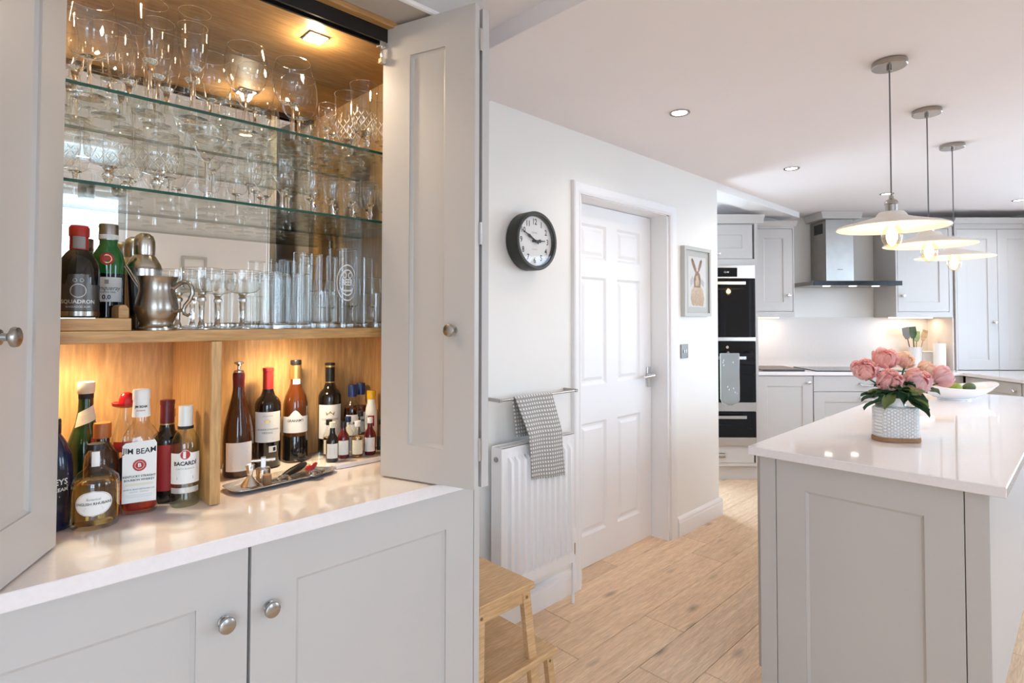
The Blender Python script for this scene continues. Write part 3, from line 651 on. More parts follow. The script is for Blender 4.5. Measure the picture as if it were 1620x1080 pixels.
for i, (x, y) in enumerate(((.955, 1.745), (1.003, 1.775))):
    bottle('brown_spirit_bottle', ('flat brown spirit bottle with blue cap right of the crown wine', 'brown spirit bottle with blue cap behind the bitters')[i], (x, y, CT),
           [(.024, 0), (.0265, .004), (.0265, .135), (.0255, .15), (.018, .165), (.011, .174), (.0105, .2)], 'glass', caps=[('cap', [(.0145, .186), (.0145, .223), (.0135, .225)], 'bluecap')],
           liquid=([(.023, .004), (.0255, .008), (.0255, .13), (.0245, .146)], 'rum'), labels=[dict(r=.0269, a=48, z0=.06, z1=.128, t=[('RUM', .10, .012, 'ink', {'b': .02}), (lines2(.026, (0, -.004, -.008), .0006), .086, 0, 'greyink')])], group=G2)
bottle('bitters_bottle', 'small bitters bottle with bright yellow cap in the back right corner', (1.0, 1.70, CT), [(.017, 0), (.019, .003), (.019, .135), (.016, .15), (.011, .158), (.0105, .18)], 'brown',
       caps=[('cap', [(.0145, .178), (.0145, .204), (.0135, .206)], 'yellow'), ('paper_wrap', [(.0198, .02), (.0198, .135), (.0168, .152), (.013, .165), (.0125, .178)], 'paper')], labels=[dict(r=.0203, a=30, z0=.09, z1=.125, m='redink')], group=G2)
tag(MB().lathe([(0, 0), (.135, 0), (.138, .003), (.138, .010), (.135, .012), (0, .012)], 48, lambda a, r, z: (math.copysign(abs(math.cos(a)) ** .6, math.cos(a)) * r * .95, math.copysign(abs(math.sin(a)) ** .6, math.sin(a)) * r * .52)).build('stone_board', M['quartz'], None, (.900, 1.645, CT), smooth=40), 'white stone board under the miniature bottles', 'board')
mini = [('m', .845, 1.690, 'amber', 'black', 'miniature whisky bottle with black cap and round pale badge', 'cream', .116),
        ('m', .826, 1.630, 'wine', 'cream', 'miniature bottle of near-black liqueur with cream cap', 'paper', .118),
        ('m', .872, 1.648, 'redsp', 'black', 'miniature bottle of dark red liqueur with black cap', 'paper', .112),
        ('m', .908, 1.625, 'amber', 'whitepl', 'miniature bottle of golden liqueur with white label and white cap', 'cream', .112),
        ('m', .956, 1.632, 'redsp', 'whitepl', 'miniature bottle of ruby liqueur with pale cap beside the golden one', 'paper', .116),
        ('m', .995, 1.625, 'glass', 'black', 'miniature clear gin bottle with black cap next to the right door', 'ink', .108),
        ('m', .908, 1.686, 'clearl', 'bluecap', 'miniature bottle with blue top behind the golden miniature', 'paper', .118),
        ('m', .955, 1.69, 'clearl', 'black', 'cream wrapped miniature bottle behind the ruby one', 'cream', .13)]
for _, x, y, liq, cap, lb, lm, h in mini:
    shell = liq if liq in ('wine', 'redsp') else 'glass'
    bottle('miniature_bottle', lb, (x, y, CT + .0125), [(.0165, 0), (.0185, .003), (.0185, .06), (.0165, .07), (.009, .082), (.0075, .09), (.0075, h - .012)], shell,
           caps=[('cap', [(.0095, h - .016), (.0095, h), (.0088, h + .001)], cap)], liquid=(([(.0155, .004), (.017, .007), (.017, .055), (.016, .062)], liq if liq in ('amber', 'rum') else 'amber') if shell == 'glass' and liq == 'amber' else None),
           labels=[dict(r=.0189, a=55, z0=.012, z1=.056, m=lm, t=[(lines2(.018, (.008, .003, -.002, -.007), .0009), .034, 0, 'greyink' if lm != 'ink' else 'silverink')])], group='miniature bottles on the stone board', n=20)
# -- on the riser
bottle('black_rum_bottle', 'squat black rum bottle with dripping red wax and pewter castle label', (.190, 1.566, 1.3595),
       [(.037, 0), (.0395, .005), (.0395, .085), (.039, .105), (.034, .125), (.024, .142), (.0165, .15), (.0155, .158), (.0155, .195)], 'wine',
       caps=[('wax_seal', [(.0178, .150), (.0172, .16), (.0172, .178), (.019, .18), (.019, .199), (.0165, .203)], 'redcap'), ('foot_band', [(.0398, .004), (.0398, .014)], 'pewter')],
       labels=[dict(m='darkst', r=.0401, a=68, z0=.015, z1=.072, name='castle_label', top=lambda u: .022 if abs(u) < .42 else 0,
                    t=[('SQUADRON', .0345, .0115, 'silverink', {'b': .02}), (ring2(.0135, .0148, 28), .0585, 0, 'silverink', {'name': 'roundel'}), ('BARBADOS RUM', .0235, .006, 'silverink', {}), (lines2(.03, (0, .003, .006), .0006), .0565, 0, 'silverink'), (text('∞', .02, .01) if False else ring2(.0032, .0038, 12, -.006), .081, 0, 'silverink'), (ring2(.0032, .0038, 12, .006), .081, 0, 'silverink')]),
               dict(m='greyink', r=.0176, a=40, z0=.152, z1=.2, name='neck_strip')], group='bottles on the oak riser')
bottle('green_gin_bottle', 'bright green alcohol-free gin bottle with red seal and silver cap', (.2575, 1.655, 1.3595),
       [(.030, 0), (.0335, .005), (.0335, .115), (.034, .13), (.031, .15), (.0235, .165), (.0185, .175), (.0185, .19)], 'greenc',
       caps=[('cap', [(.020, .186), (.020, .222), (.0192, .2245)], 'nickel'), ('neck_label', [(.0204, .188), (.0204, .199)], 'paper'), ('dark_base', [(.0339, .002), (.0339, .105)], 'wine')],
       labels=[dict(r=.0345, a=56, z0=.038, z1=.096, t=[('Tanqueray', .070, .0145, 'ink', {'sh': .4, 'sx': .9}), ('ALCOHOL FREE', .0605, .0052, 'ink', {}), ('0.0', .0485, .0145, 'bluecap', {'b': .03}), (rect2(.008, .010), .085, 0, 'greyink', {'name': 'crest'})]),
               ], off=-4, group='bottles on the oak riser')
t = [o for o in COL.objects if o.name.startswith('green_gin_bottle')][0]
bd_ = on_cyl(disc2(.0145, 24), .0352, .139).build('seal_badge', M['redink'], t, smooth=0, recalc=False)
on_cyl(ring2(.0085, .0098, 20), .0356, .139).build('seal_ring', M['gold'], bd_, smooth=0, recalc=False)

# ------------------------------------------------------------------ glassware
def etched(r, z0_, z1_, n, m='etch'):
    mb = MB(); rows = 3
    for j in range(rows):
        for k in range(n):
            a = 2 * math.pi * (k + .5 * (j % 2)) / n; zc = z0_ + (z1_ - z0_) * (j + .5) / rows; h = (z1_ - z0_) / rows * .55; w_ = math.pi / n * .5
            for sg in (-1, 1):
                rr = r(zc) + .0004
                mb.add([(rr * math.cos(a), rr * math.sin(a), zc - h), (rr * math.cos(a + sg * w_), rr * math.sin(a + sg * w_), zc + h * .2), (rr * math.cos(a + sg * w_ * 1.6), rr * math.sin(a + sg * w_ * 1.6), zc + h), (rr * math.cos(a + sg * w_ * .5), rr * math.sin(a + sg * w_ * .5), zc)], [(0, 1, 2, 3)])
    return mb
def torus(r, z, t, n=28, k=6):
    mb = MB(); mb.lathe([(r + t * math.cos(2 * math.pi * i / k), z + t * math.sin(2 * math.pi * i / k)) for i in range(k + 1)], n); return mb
def rad_at(prof):
    def f(z):
        for (r0, a), (r1, b_) in zip(prof, prof[1:]):
            if a <= z <= b_: return r0 + (r1 - r0) * (z - a) / max(1e-6, b_ - a)
        return prof[-1][0]
    return f
ORD = ['first', 'second', 'third', 'fourth', 'fifth', 'sixth', 'seventh', 'eighth', 'ninth', 'tenth', 'eleventh', 'twelfth', 'thirteenth', 'fourteenth', 'fifteenth']
NICE = dict(balloon='balloon wine glass', copa='round gin glass', flute='champagne flute', sherry='small sherry glass', footed='footed cut tumbler', goblet='cut crystal goblet', martini='wide cocktail glass', tulip='tulip wine glass', coupe='champagne coupe', tumbler='straight tumbler', hiball='highball glass', pint='beer glass', lowball='low whisky tumbler')
def rear(rows, z, where, group):
    for kind in sorted({k for k, _, _ in rows}):
        same = sorted([(x - y * .25, x, y) for k, x, y in rows if k == kind])
        for i, (_, x, y) in enumerate(same):
            put(kind, x, y, z, ((ORD[i] + ' ' + NICE[kind] + ' from the left') if len(same) > 1 else ('only ' + NICE[kind])) + ' in the rear rows of ' + where, group)
PROTO = {}
def stemmed(kind, name, cat, foot, stem, bowl, knob=None, etch=None, n=28):
    def make(loc, label, group):
        t = thing(name, label, cat, loc, 0, group)
        bm_ = MB().lathe([(0, bowl[0][1])] + bowl, n)
        torus(bowl[-1][0], bowl[-1][1], .0008, n).build('rim', M['rimg'], t, smooth=60)
        bm_.build('bowl', M['glass'], t, smooth=60, recalc=False)
        MB().lathe([(0, .0005), (foot, .0008), (foot, .0022), (foot * .6, .0035), (stem[0] * 1.6, .007)] + stem[1] + [(bowl[0][0] * .7 + bowl[1][0] * .3 - .0008, bowl[0][1] * .7 + bowl[1][1] * .3 + .0006), (bowl[0][0] * .55, bowl[0][1] * .6 + bowl[1][1] * .4 + .0012), (0, bowl[0][1] * .8 + bowl[1][1] * .2 + .001)], 24).build('stem_and_foot', M['solid'], t, smooth=50)
        if etch: etched(rad_at(bowl), *etch).build('cut_pattern', M['etch'], t, smooth=0, recalc=False)
        return t
    return make
def tumbler(kind, name, prof, base, etch=None, crest=False, n=28):
    def make(loc, label, group):
        t = thing(name, label, 'glass', loc, 0, group)
        bm_ = MB().lathe(prof, n); torus(prof[-1][0], prof[-1][1], .0009, n).build('rim', M['rimg'], t, smooth=60)
        bm_.build('wall', M['wallg'], t, smooth=60, recalc=False)
        r0 = prof[0][0] * .97; MB().lathe([(0, .0005), (r0, .0008), (r0 * 1.0, base), (r0 * .8, base * .8), (0, base * .7)], n).build('thick_base', M['solid'], t, smooth=50)
        if etch: etched(rad_at(prof), *etch).build('cut_pattern', M['etch'], t, smooth=0, recalc=False)
        if crest:
            rr = prof[1][0] + .003
            mb = MB()
            for vf in (ring2(.030, .0325, 32), ring2(.021, .0235, 28), shift(text('BEER', .016, .03), 0, 0), shift(ring2(.004, .006, 10), -.008, .013), shift(ring2(.004, .006, 10), .008, .013), shift(rect2(.03, .003), 0, -.014)):
                q = on_cyl(([(x, y * 1.7) for x, y in vf[0]], vf[1]), .0415, .135); mb.add(q.v, q.f)
            mb.build('etched_crest', M['etch'], t, smooth=0, recalc=False); t.rotation_euler = (0, 0, face_cam(loc[0], loc[1], 20))
        return t
    return make
KINDS = {
 'balloon': stemmed('', 'wine_glass', 'wine glass', .036, (.0042, [(.0042, .03), (.0038, .075), (.006, .088), (.012, .0905)]), [(.012, .090), (.034, .098), (.049, .122), (.0535, .152), (.0505, .185), (.043, .222)]),
 'copa': stemmed('', 'copa_glass', 'gin glass', .036, (.0045, [(.0045, .04), (.004, .095), (.007, .108), (.013, .1105)]), [(.013, .110), (.034, .117), (.049, .138), (.0545, .168), (.053, .198), (.046, .232)]),
 'flute': stemmed('', 'champagne_flute', 'flute', .034, (.0048, [(.0048, .04), (.0042, .10), (.009, .122), (.015, .1265)]), [(.015, .126), (.0245, .145), (.031, .18), (.0335, .22), (.036, .272)]),
 'sherry': stemmed('', 'sherry_glass', 'sherry glass', .024, (.0035, [(.0035, .02), (.0065, .03), (.0035, .036), (.0055, .055), (.009, .0575)]), [(.009, .057), (.018, .066), (.0235, .085), (.0245, .105), (.0235, .128)], n=22),
 'footed': stemmed('', 'footed_tumbler', 'tumbler', .034, (.008, [(.007, .018), (.016, .032), (.018, .042), (.008, .055), (.016, .066), (.02, .0685)]), [(.02, .068), (.033, .08), (.038, .11), (.0405, .16), (.043, .218)], etch=(.085, .128, 11)),
 'goblet': stemmed('', 'cut_goblet', 'goblet', .034, (.005, [(.005, .015), (.011, .026), (.012, .032), (.006, .04), (.012, .0495)]), [(.012, .049), (.032, .056), (.0435, .073), (.0465, .098), (.0455, .148)], etch=(.060, .098, 12)),
 'martini': stemmed('', 'cocktail_glass', 'cocktail glass', .036, (.004, [(.004, .03), (.0036, .095), (.006, .1065)]), [(.006, .106), (.022, .128), (.042, .158), (.0485, .176), (.0485, .192)]),
 'tulip': stemmed('', 'tulip_wine_glass', 'wine glass', .030, (.004, [(.004, .02), (.0036, .052), (.006, .064), (.011, .0665)]), [(.011, .066), (.025, .075), (.0315, .098), (.031, .13), (.0275, .163)]),
 'coupe': stemmed('', 'champagne_coupe', 'coupe', .034, (.006, [(.006, .02), (.0075, .07), (.0115, .074), (.0115, .08), (.007, .085), (.012, .0945)]), [(.012, .094), (.034, .098), (.044, .108), (.046, .125), (.0465, .155)]),
 'tumbler': tumbler('', 'straight_tumbler', [(.0285, .001), (.0288, .01), (.030, .152)], .012),
 'hiball': tumbler('', 'highball_glass', [(.0255, .001), (.0258, .01), (.027, .222)], .014),
 'pint': tumbler('', 'beer_glass', [(.0335, .001), (.0345, .02), (.0385, .12), (.041, .238)], .014, crest=True),
 'lowball': tumbler('', 'whisky_tumbler', [(.0325, .001), (.0335, .012), (.0355, .105)], .018, ),
}
def put(kind, x, y, z, label, group):
    if kind in PROTO and kind != 'pint':
        return dup(PROTO[kind], (x, y, z), random.uniform(0, 6), label, group)
    PROTO[kind] = KINDS[kind]((x, y, z), label, group); return PROTO[kind]
U, L2, W3 = 1.8556, 1.6496, 1.331
gU, gL, gW = 'glasses on the upper glass shelf', 'glasses on the lower glass shelf', 'glasses on the oak shelf'
put('balloon', .203, 1.575, U, 'large balloon wine glass at the left front of the upper glass shelf', gU)
put('flute', .326, 1.60, U, 'left of two tall champagne flutes at the front of the upper shelf', gU)
put('flute', .415, 1.57, U, 'right of two tall champagne flutes at the front of the upper shelf', gU)
put('copa', .545, 1.585, U, 'left of two round gin glasses at the front of the upper shelf', gU)
put('copa', .674, 1.585, U, 'right of two round gin glasses at the front of the upper shelf', gU)
put('sherry', .765, 1.56, U, 'small sherry glass right of the round gin glasses, front of the upper shelf', gU)
put('sherry', .806, 1.605, U, 'small sherry glass beside the cut footed tumbler on the upper shelf', gU)
put('footed', .882, 1.555, U, 'tall footed tumbler with cut leaf band at the front right of the upper shelf', gU)
rear((('balloon', .145, 1.69), ('balloon', .258, 1.695), ('flute', .362, 1.69), ('flute', .432, 1.652), ('copa', .495, 1.715), ('copa', .61, 1.70), ('copa', .735, 1.685), ('sherry', .815, 1.68), ('footed', .885, 1.66), ('footed', .975, 1.60),
                   ('flute', .20, 1.775), ('flute', .315, 1.78), ('flute', .40, 1.77), ('tulip', .555, 1.785), ('tulip', .67, 1.785), ('tulip', .80, 1.765), ('sherry', .86, 1.76), ('sherry', .92, 1.77), ('sherry', .945, 1.695), ('footed', .985, 1.765)), U, 'the upper glass shelf', 'rear row of the upper glass shelf')
put('goblet', .238, 1.552, L2, 'left of two cut crystal goblets at the front of the lower glass shelf', gL)
put('goblet', .334, 1.556, L2, 'right of two cut crystal goblets at the front of the lower glass shelf', gL)
put('martini', .445, 1.565, L2, 'wide cocktail glass in the middle front of the lower glass shelf', gL)
put('tulip', .558, 1.585, L2, 'left of two tulip wine glasses at the front of the lower glass shelf', gL)
put('tulip', .645, 1.585, L2, 'right of two tulip wine glasses at the front of the lower glass shelf', gL)
for i, (x, y) in enumerate(((.722, 1.56), (.785, 1.565), (.848, 1.56), (.91, 1.56), (.972, 1.565))):
    put('sherry', x, y, L2, ('first', 'second', 'third', 'fourth', 'fifth')[i] + ' sherry glass from the left at the front of the lower glass shelf', gL)
rear((('goblet', .150, 1.625), ('goblet', .288, 1.648), ('tulip', .385, 1.652), ('martini', .49, 1.665), ('tulip', .60, 1.66), ('tulip', .69, 1.65), ('tulip', .76, 1.65), ('sherry', .825, 1.64), ('sherry', .885, 1.64), ('sherry', .945, 1.64), ('sherry', 1.0, 1.63),
                   ('tulip', .20, 1.74), ('tulip', .32, 1.765), ('tulip', .42, 1.775), ('tulip', .51, 1.77), ('tulip', .575, 1.735), ('tulip', .645, 1.735), ('martini', .725, 1.755), ('tulip', .81, 1.735), ('tulip', .88, 1.735), ('sherry', .945, 1.72), ('sherry', .99, 1.78)), L2, 'the lower glass shelf', 'rear row of the lower glass shelf')
put('coupe', .448, 1.60, W3, 'left of two champagne coupes at the front of the oak shelf', gW)
put('coupe', .548, 1.60, W3, 'right of two champagne coupes at the front of the oak shelf', gW)
put('tumbler', .618, 1.555, W3, 'first straight tumbler from the left at the front of the oak shelf', gW)
put('tumbler', .684, 1.56, W3, 'second straight tumbler from the left at the front of the oak shelf', gW)
put('lowball', .758, 1.565, W3, 'low whisky tumbler in front of the tall beer glass', gW)
put('pint', .842, 1.605, W3, 'tall beer glass with white etched round crest on the oak shelf', gW)
put('lowball', .925, 1.55, W3, 'low whisky tumbler at the right front of the oak shelf', gW)
put('hiball', .735, 1.645, W3, 'left of two tall highball glasses behind the whisky tumbler', gW)
put('hiball', .797, 1.665, W3, 'right of two tall highball glasses behind the whisky tumbler', gW)
rear((('coupe', .42, 1.705), ('coupe', .52, 1.71), ('tumbler', .622, 1.63), ('tumbler', .676, 1.672), ('tumbler', .61, 1.705), ('tumbler', .67, 1.76), ('tumbler', .735, 1.745), ('hiball', .80, 1.75), ('hiball', .865, 1.70), ('hiball', .93, 1.63), ('lowball', .995, 1.595), ('tulip', .935, 1.72), ('tulip', .995, 1.69), ('lowball', .88, 1.785)), W3, 'the oak shelf', 'rear row of the oak shelf')

# tankard, shakers, straws
tk = thing('tankard', 'pewter tankard with scrolled handle at the front of the oak shelf', 'tankard', (.338, 1.552, W3), R(-45))
MB().lathe([(0, 0), (.042, 0), (.042, .005), (.037, .009), (.034, .016), (.039, .026), (.0445, .042), (.0455, .055), (.042, .075), (.038, .092), (.038, .108), (.042, .122), (.0445, .126), (.043, .126), (.040, .121), (.0365, .108), (.0365, .092), (.0405, .075), (.044, .055), (.043, .042), (.036, .022), (0, .02)], 40).build('body', M['pewter'], tk, smooth=50)
MB().tube([(.039, 0, .098), (.05, 0, .108), (.062, 0, .114), (.075, 0, .112), (.084, 0, .10), (.085, 0, .085), (.078, 0, .07), (.068, 0, .058), (.064, 0, .048), (.066, 0, .038), (.074, 0, .034), (.080, 0, .038)], [.005, .0055, .0055, .005, .005, .005, .0045, .0045, .004, .004, .0035, .003], 10).build('handle', M['pewter'], tk)
MB().tube([(.043, 0, .042), (.052, 0, .045), (.064, 0, .048)], .004, 8).build('handle_strut', M['pewter'], tk)
SHK = [(0, 0), (.030, 0), (.031, .004), (.037, .12), (.0385, .135), (.0385, .15), (.040, .151), (.039, .154)]
def shaker_cup(pos, label):
    t = thing('cocktail_shaker', label, 'shaker', pos, 0, 'cocktail shakers')
    MB().lathe(SHK + [(0, .154)], 32).build('cup', M['steel'], t, smooth=40)
    MB().lathe([(0, .1545), (.0385, .1545), (.037, .162), (.026, .182), (.0225, .186), (.0225, .187), (0, .187)], 32).build('strainer', M['steel'], t, smooth=40)
    MB().lathe([(0, .1875), (.0232, .1875), (.0238, .205), (.0232, .222), (.019, .234), (.010, .2405), (0, .242)], 32).build('cap', M['steel'], t, smooth=40)
shaker_cup((.334, 1.667, W3), 'steel cocktail shaker with domed cap behind the tankard')
shaker_cup((.330, 1.762, W3), 'second steel cocktail shaker, partly hidden behind the first')
st = thing('bent_straws', 'pair of bent metal straws leaning out beside the tankard', 'straws', (.318, 1.612, W3), R(-45))
for d in (0, .006): MB().tube([(-.012 + d, 0, .003), (-.010 + d, 0, .06), (-.002 + d, 0, .095), (-.02 + d, 0, .12), (-.045 + d, 0, .158)], .0022, 8).build('straw', M['steel'], st)

# tray of bar tools
tr_ = thing('bar_tray', 'silver rimmed tray of bar tools in front of the wine bottles', 'tray', (.652, 1.575, CT), R(6))
def trsec(a, r, z): 
    c, s = math.cos(a), math.sin(a); k = (abs(c) ** 5 + abs(s) ** 5) ** (-.2); return c * k * r, s * k * (r - .095)
MB().lathe([(0, .002), (.12, .002), (.137, .004), (.148, .011), (.150, .011), (.150, .0095), (.139, .002), (.12, 0), (0, 0)], 56, trsec).build('dish', M['steel'], tr_, smooth=40)
TG = 'bar tools on the tray'
jg = thing('jigger', 'polished steel double jigger lying at the left end of the tray', 'jigger', (.555, 1.548, CT + .0105), 0, TG)
MB().lathe([(0, .026), (.006, .026), (.021, .005), (.0225, .003), (.022, 0), (.0185, 0), (0, .002)], 24).build('large_cup', M['chrome'], jg, smooth=40)
MB().lathe([(0, .027), (.006, .027), (.0115, .054), (.011, .055), (.0055, .03), (0, .03)], 20).build('small_cup', M['chrome'], jg, smooth=40)
ck = tag(MB().lathe([(0, 0), (.0105, 0), (.0115, .004), (.0115, .022), (.0105, .026), (0, .026)], 16).build('wine_cork', M['cork'], None, (.598, 1.545, CT + .0065), smooth=40), 'wine cork standing beside the jigger', 'cork', TG)
vp = thing('vacuum_stopper', 'brushed steel bottle stopper with crossbar behind the cork', 'stopper', (.603, 1.585, CT + .0065), R(-20), TG)
MB().lathe([(0, 0), (.018, 0), (.018, .034), (.016, .036), (0, .036)], 24).build('barrel', M['steel'], vp, smooth=40)
B(-.0065, .0065, -.0065, .0065, .036, .064).build('post', M['steel'], vp, bev=.001)
MB().tube([(-.030, 0, .056), (.030, 0, .056)], .004, 10).build('crossbar', M['steel'], vp)
ws = thing('corkscrew', 'black handled waiter corkscrew lying across the tray', 'corkscrew', (.690, 1.578, CT + .0065), R(35), TG)
MB().tube([(-.05, 0, .012), (-.02, 0, .014), (.02, 0, .016), (.05, 0, .02)], [.006, .009, .009, .006], 10).build('handle', M['black'], ws)
MB().tube([(-.04, .014, .012), (.0, .018, .016), (.055, .012, .022)], .003, 6).build('lever_arm', M['darkst'], ws)
MB().tube([(.012 * math.cos(a) + .02, .012 * math.sin(a), .03 + .012 * math.sin(a * .5)) for a in [i * .5 for i in range(13)]], .003, 6).build('ring', M['black'], ws)
sg = thing('shot_glass', 'small shot glass standing at the right end of the tray', 'shot glass', (.757, 1.575, CT + .0045), 0, TG)
MB().lathe([(.0165, .001), (.017, .004), (.0215, .050)], 24).build('wall', M['glass'], sg, smooth=60, recalc=False)
MB().lathe([(0, .0003), (.016, .0005), (.0163, .008), (0, .006)], 24).build('thick_base', M['solid'], sg, smooth=50)
tag(MB().lathe([(0, 0), (.009, 0), (.011, .01), (.008, .022), (.004, .034), (0, .036)], 14).xf(Matrix.Rotation(R(55), 4, 'Y')).build('bottle_pourer', M['redpl'], None, (.713, 1.556, CT + .0165), smooth=60), 'red plastic bottle pourer on the tray', 'pourer', TG)
for i, (x, y, nm, lb) in enumerate(((.640, 1.535, 'glass_stopper', 'faceted clear glass stopper at the front of the tray'), (.726, 1.530, 'glass_stopper', 'faceted clear glass stopper near the shot glass'))):
    tag(MB().lathe([(0, 0), (.011, .001), (.019, .007), (.016, .015), (.006, .019), (0, .019)], 10).build(nm, M['solid'], None, (x, y, CT + .0065), smooth=0), lb, 'stopper', TG)
wc_me = MB().lathe([(.006, 0), (.0085, 0), (.0085, .003), (.006, .003), (.006, 0)], 12).mesh('charm', M['pewter'])
lbs = ['first', 'second', 'third', 'fourth', 'fifth', 'sixth']
for i, (x, y) in enumerate(((.625, 1.562), (.648, 1.572), (.664, 1.553), (.682, 1.536), (.703, 1.535), (.672, 1.60))):
    tag(obj('wine_charm', wc_me, None, (x, y, CT + .0065)), lbs[i] + ' small pewter wine charm ring from the left, loose on the tray', 'charm', TG)

# ------------------------------------------------------------------ on the door wall
# radiator
ra = thing('radiator', 'white ribbed panel radiator under the towel rail', 'radiator', (0, 0, 0))
rx0, rx1, rz0, rz1, ry = 1.628, 2.10, .215, .818, 1.728
mb = MB(); nr = 11; vs = []; fs = []
xs = []; wdt = (rx1 - rx0 - .05) / nr
for i in range(nr):
    a = rx0 + .025 + i * wdt; xs += [(a, 0), (a + wdt * .30, 0), (a + wdt * .45, -.017), (a + wdt * .83, -.017)]
xs = [(rx0, 0)] + xs + [(rx1 - .025, 0), (rx1, 0)]
for k, zz in enumerate((rz0, rz0 + .045, rz0 + .065, rz1 - .065, rz1 - .045, rz1)):
    for x, d in xs: vs.append((x, ry + (d if 2 <= k <= 3 else 0), zz))
n_ = len(xs)
for k in range(5):
    for i in range(n_ - 1): fs.append((k * n_ + i, k * n_ + i + 1, (k + 1) * n_ + i + 1, (k + 1) * n_ + i))
mb.add(vs, fs).build('front_panel', M['white'], ra, smooth=50, recalc=False)
B(rx0 + .004, rx1 - .004, ry + .055, ry + .06, rz0, rz1 - .01).build('rear_panel', M['white'], ra, smooth=0)
for x in (rx0 - .001, rx1): B(x, x + .0015, ry + .001, ry + .062, rz0 + .01, rz1).build('side_cover', M['white'], ra, smooth=0)
MB().lathe([(0, 0), (.011, 0), (.011, .006), (.006, .008), (0, .008)], 14).xf(Matrix.Translation((rx0 - .001, ry + .03, rz1 - .05)) @ Matrix.Rotation(R(-90), 4, 'Y')).build('bleed_plug', M['nickel'], ra)
tg = MB()
for i in range(34): tg.box(rx0 + .012 + i * .0135, rx0 + .0165 + i * .0135, ry + .012, ry + .052, rz1 - .004, rz1)
tg.box(rx0, rx1, ry, ry + .012, rz1 - .003, rz1 + .001).box(rx0, rx1, ry + .05, ry + .061, rz1 - .003, rz1 + .001)
tg.build('top_grille', M['white'], ra, smooth=0)
vl = MB().tube([(rx1 + .001, 1.76, .27), (rx1 + .035, 1.76, .27)], .008, 10).tube([(rx1 + .03, 1.76, .235), (rx1 + .03, 1.76, .29)], .011, 12).build('valve', M['nickel'], ra)
MB().lathe([(0, .29), (.014, .29), (.016, .3), (.016, .345), (.012, .355), (0, .356)], 16, c=(rx1 + .03, 1.76)).build('thermostat_head', M['white'], vl)
MB().tube([(rx1 + .03, 1.76, .235), (rx1 + .03, 1.76, .002)], .0075, 10).build('pipe', M['white'], ra)
for x in (1.72, 2.0): B(x, x + .03, ry + .06, WY - .0005, .3, .7).build('wall_bracket', M['white'], ra, smooth=0)
# towel rail and towel
tr2 = thing('towel_rail', 'slim chrome towel rail above the radiator', 'rail', (0, 0, 0))
MB().tube([(1.642, 1.765, 1.01), (2.165, 1.765, 1.01)], .0055, 12).build('bar', M['nickel'], tr2)
for x in (1.652, 2.157): B(x - .007, x + .007, 1.757, WY - .0005, 1.003, 1.017).build('bracket', M['nickel'], tr2, bev=.001)
def drape():
    mb = MB(); uv = []; W_ = .235; Lf, Lb = .345, .17; nu, nv = 24, 44; tot = Lf + Lb + .02
    def f(u, v):
        s_ = v * tot; x = 1.735 + W_ * u
        if s_ < Lb: z = 1.01 - (Lb - s_); y = 1.765 + .009 + .003 * math.sin(7 * u); lean = (Lb - s_)
        elif s_ < Lb + .02: a = (s_ - Lb) / .02 * math.pi; z = 1.01 + .0075 * math.sin(a); y = 1.765 + .009 * math.cos(a); lean = 0
        else: lean = s_ - Lb - .02; z = 1.01 - lean; y = 1.765 - .009 - .052 * min(1, lean / .15) - .004 * math.sin(9 * u + 8 * lean)
        x += lean * .14 * (1 - .25 * u) + .004 * math.sin(9 * lean + 3 * u)
        z += -.02 * u * (lean / .34)
        return (x, y, z)
    mb.grid(f, nu, nv)
    o = mb.build('tea_towel', M['towel'], None, smooth=60, recalc=False)
    uvl = o.data.uv_layers.new(name='UVMap')
    for p in o.data.polygons:
        for li in p.loop_indices:
            vi = o.data.loops[li].vertex_index; uvl.data[li].uv = ((vi % (nu + 1)) / nu * W_, (vi // (nu + 1)) / nv * tot)
    md = o.modifiers.new('cloth_thickness', 'SOLIDIFY'); md.thickness = .004
    return o
tag(drape(), 'grey and white waffle tea towel hanging over the rail', 'towel')
# clock
cx_, cz_ = 1.885, 1.713
ck_ = thing('wall_clock', 'round dark-cased wall clock with white dial left of the door', 'clock', (cx_, 1.765, cz_))
RX = Matrix.Rotation(R(90), 4, 'X')
MB().lathe([(0, -.0745), (.128, -.0745), (.134, -.066), (.135, -.005), (.132, .0), (.126, .002), (.118, .001), (.115, -.003), (.114, -.02), (0, -.022)], 56).xf(RX).build('case', M['clockcase'], ck_, smooth=40)
dl = MB().lathe([(0, 0), (.1135, 0), (.1135, -.001), (0, -.001)], 56).xf(Matrix.Translation((0, .0185, 0)) @ RX).build('dial', M['art'], ck_, smooth=40)
for h in range(1, 13):
    a = R(30 * h); on_flat(shift(text(str(h), .037, .018, .85), .087 * math.sin(a), .088 * math.cos(a)), .0180, 0).build('numeral', M['ink'], dl, smooth=0, recalc=False)
on_flat(shift(text('ELECTRIC', .0085), 0, .038), .0180, 0).build('lettering', M['greyink'], dl, smooth=0, recalc=False)
on_flat(shift(text('LONDON', .0075), 0, -.038), .0180, 0).build('lettering', M['greyink'], dl, smooth=0, recalc=False)
def hand(name, ang, L_, wd, tail, y):
    a = R(ang); poly = [(-wd * .6, -tail), (wd * .6, -tail), (wd * .5, L_ * .25), (wd, L_ * .5), (wd * .35, L_ * .62), (wd * .2, L_), (-wd * .2, L_), (-wd * .35, L_ * .62), (-wd, L_ * .5), (-wd * .5, L_ * .25)]
    poly = [(x * math.cos(a) + z * math.sin(a), -x * math.sin(a) + z * math.cos(a)) for x, z in poly]
    MB().prism(poly, 'y', y, y + .0015).build(name, M['ink'], ck_, smooth=0)
hand('hour_hand', 86, .066, .0085, .02, .013); hand('minute_hand', 297, .097, .0075, .022, .010)
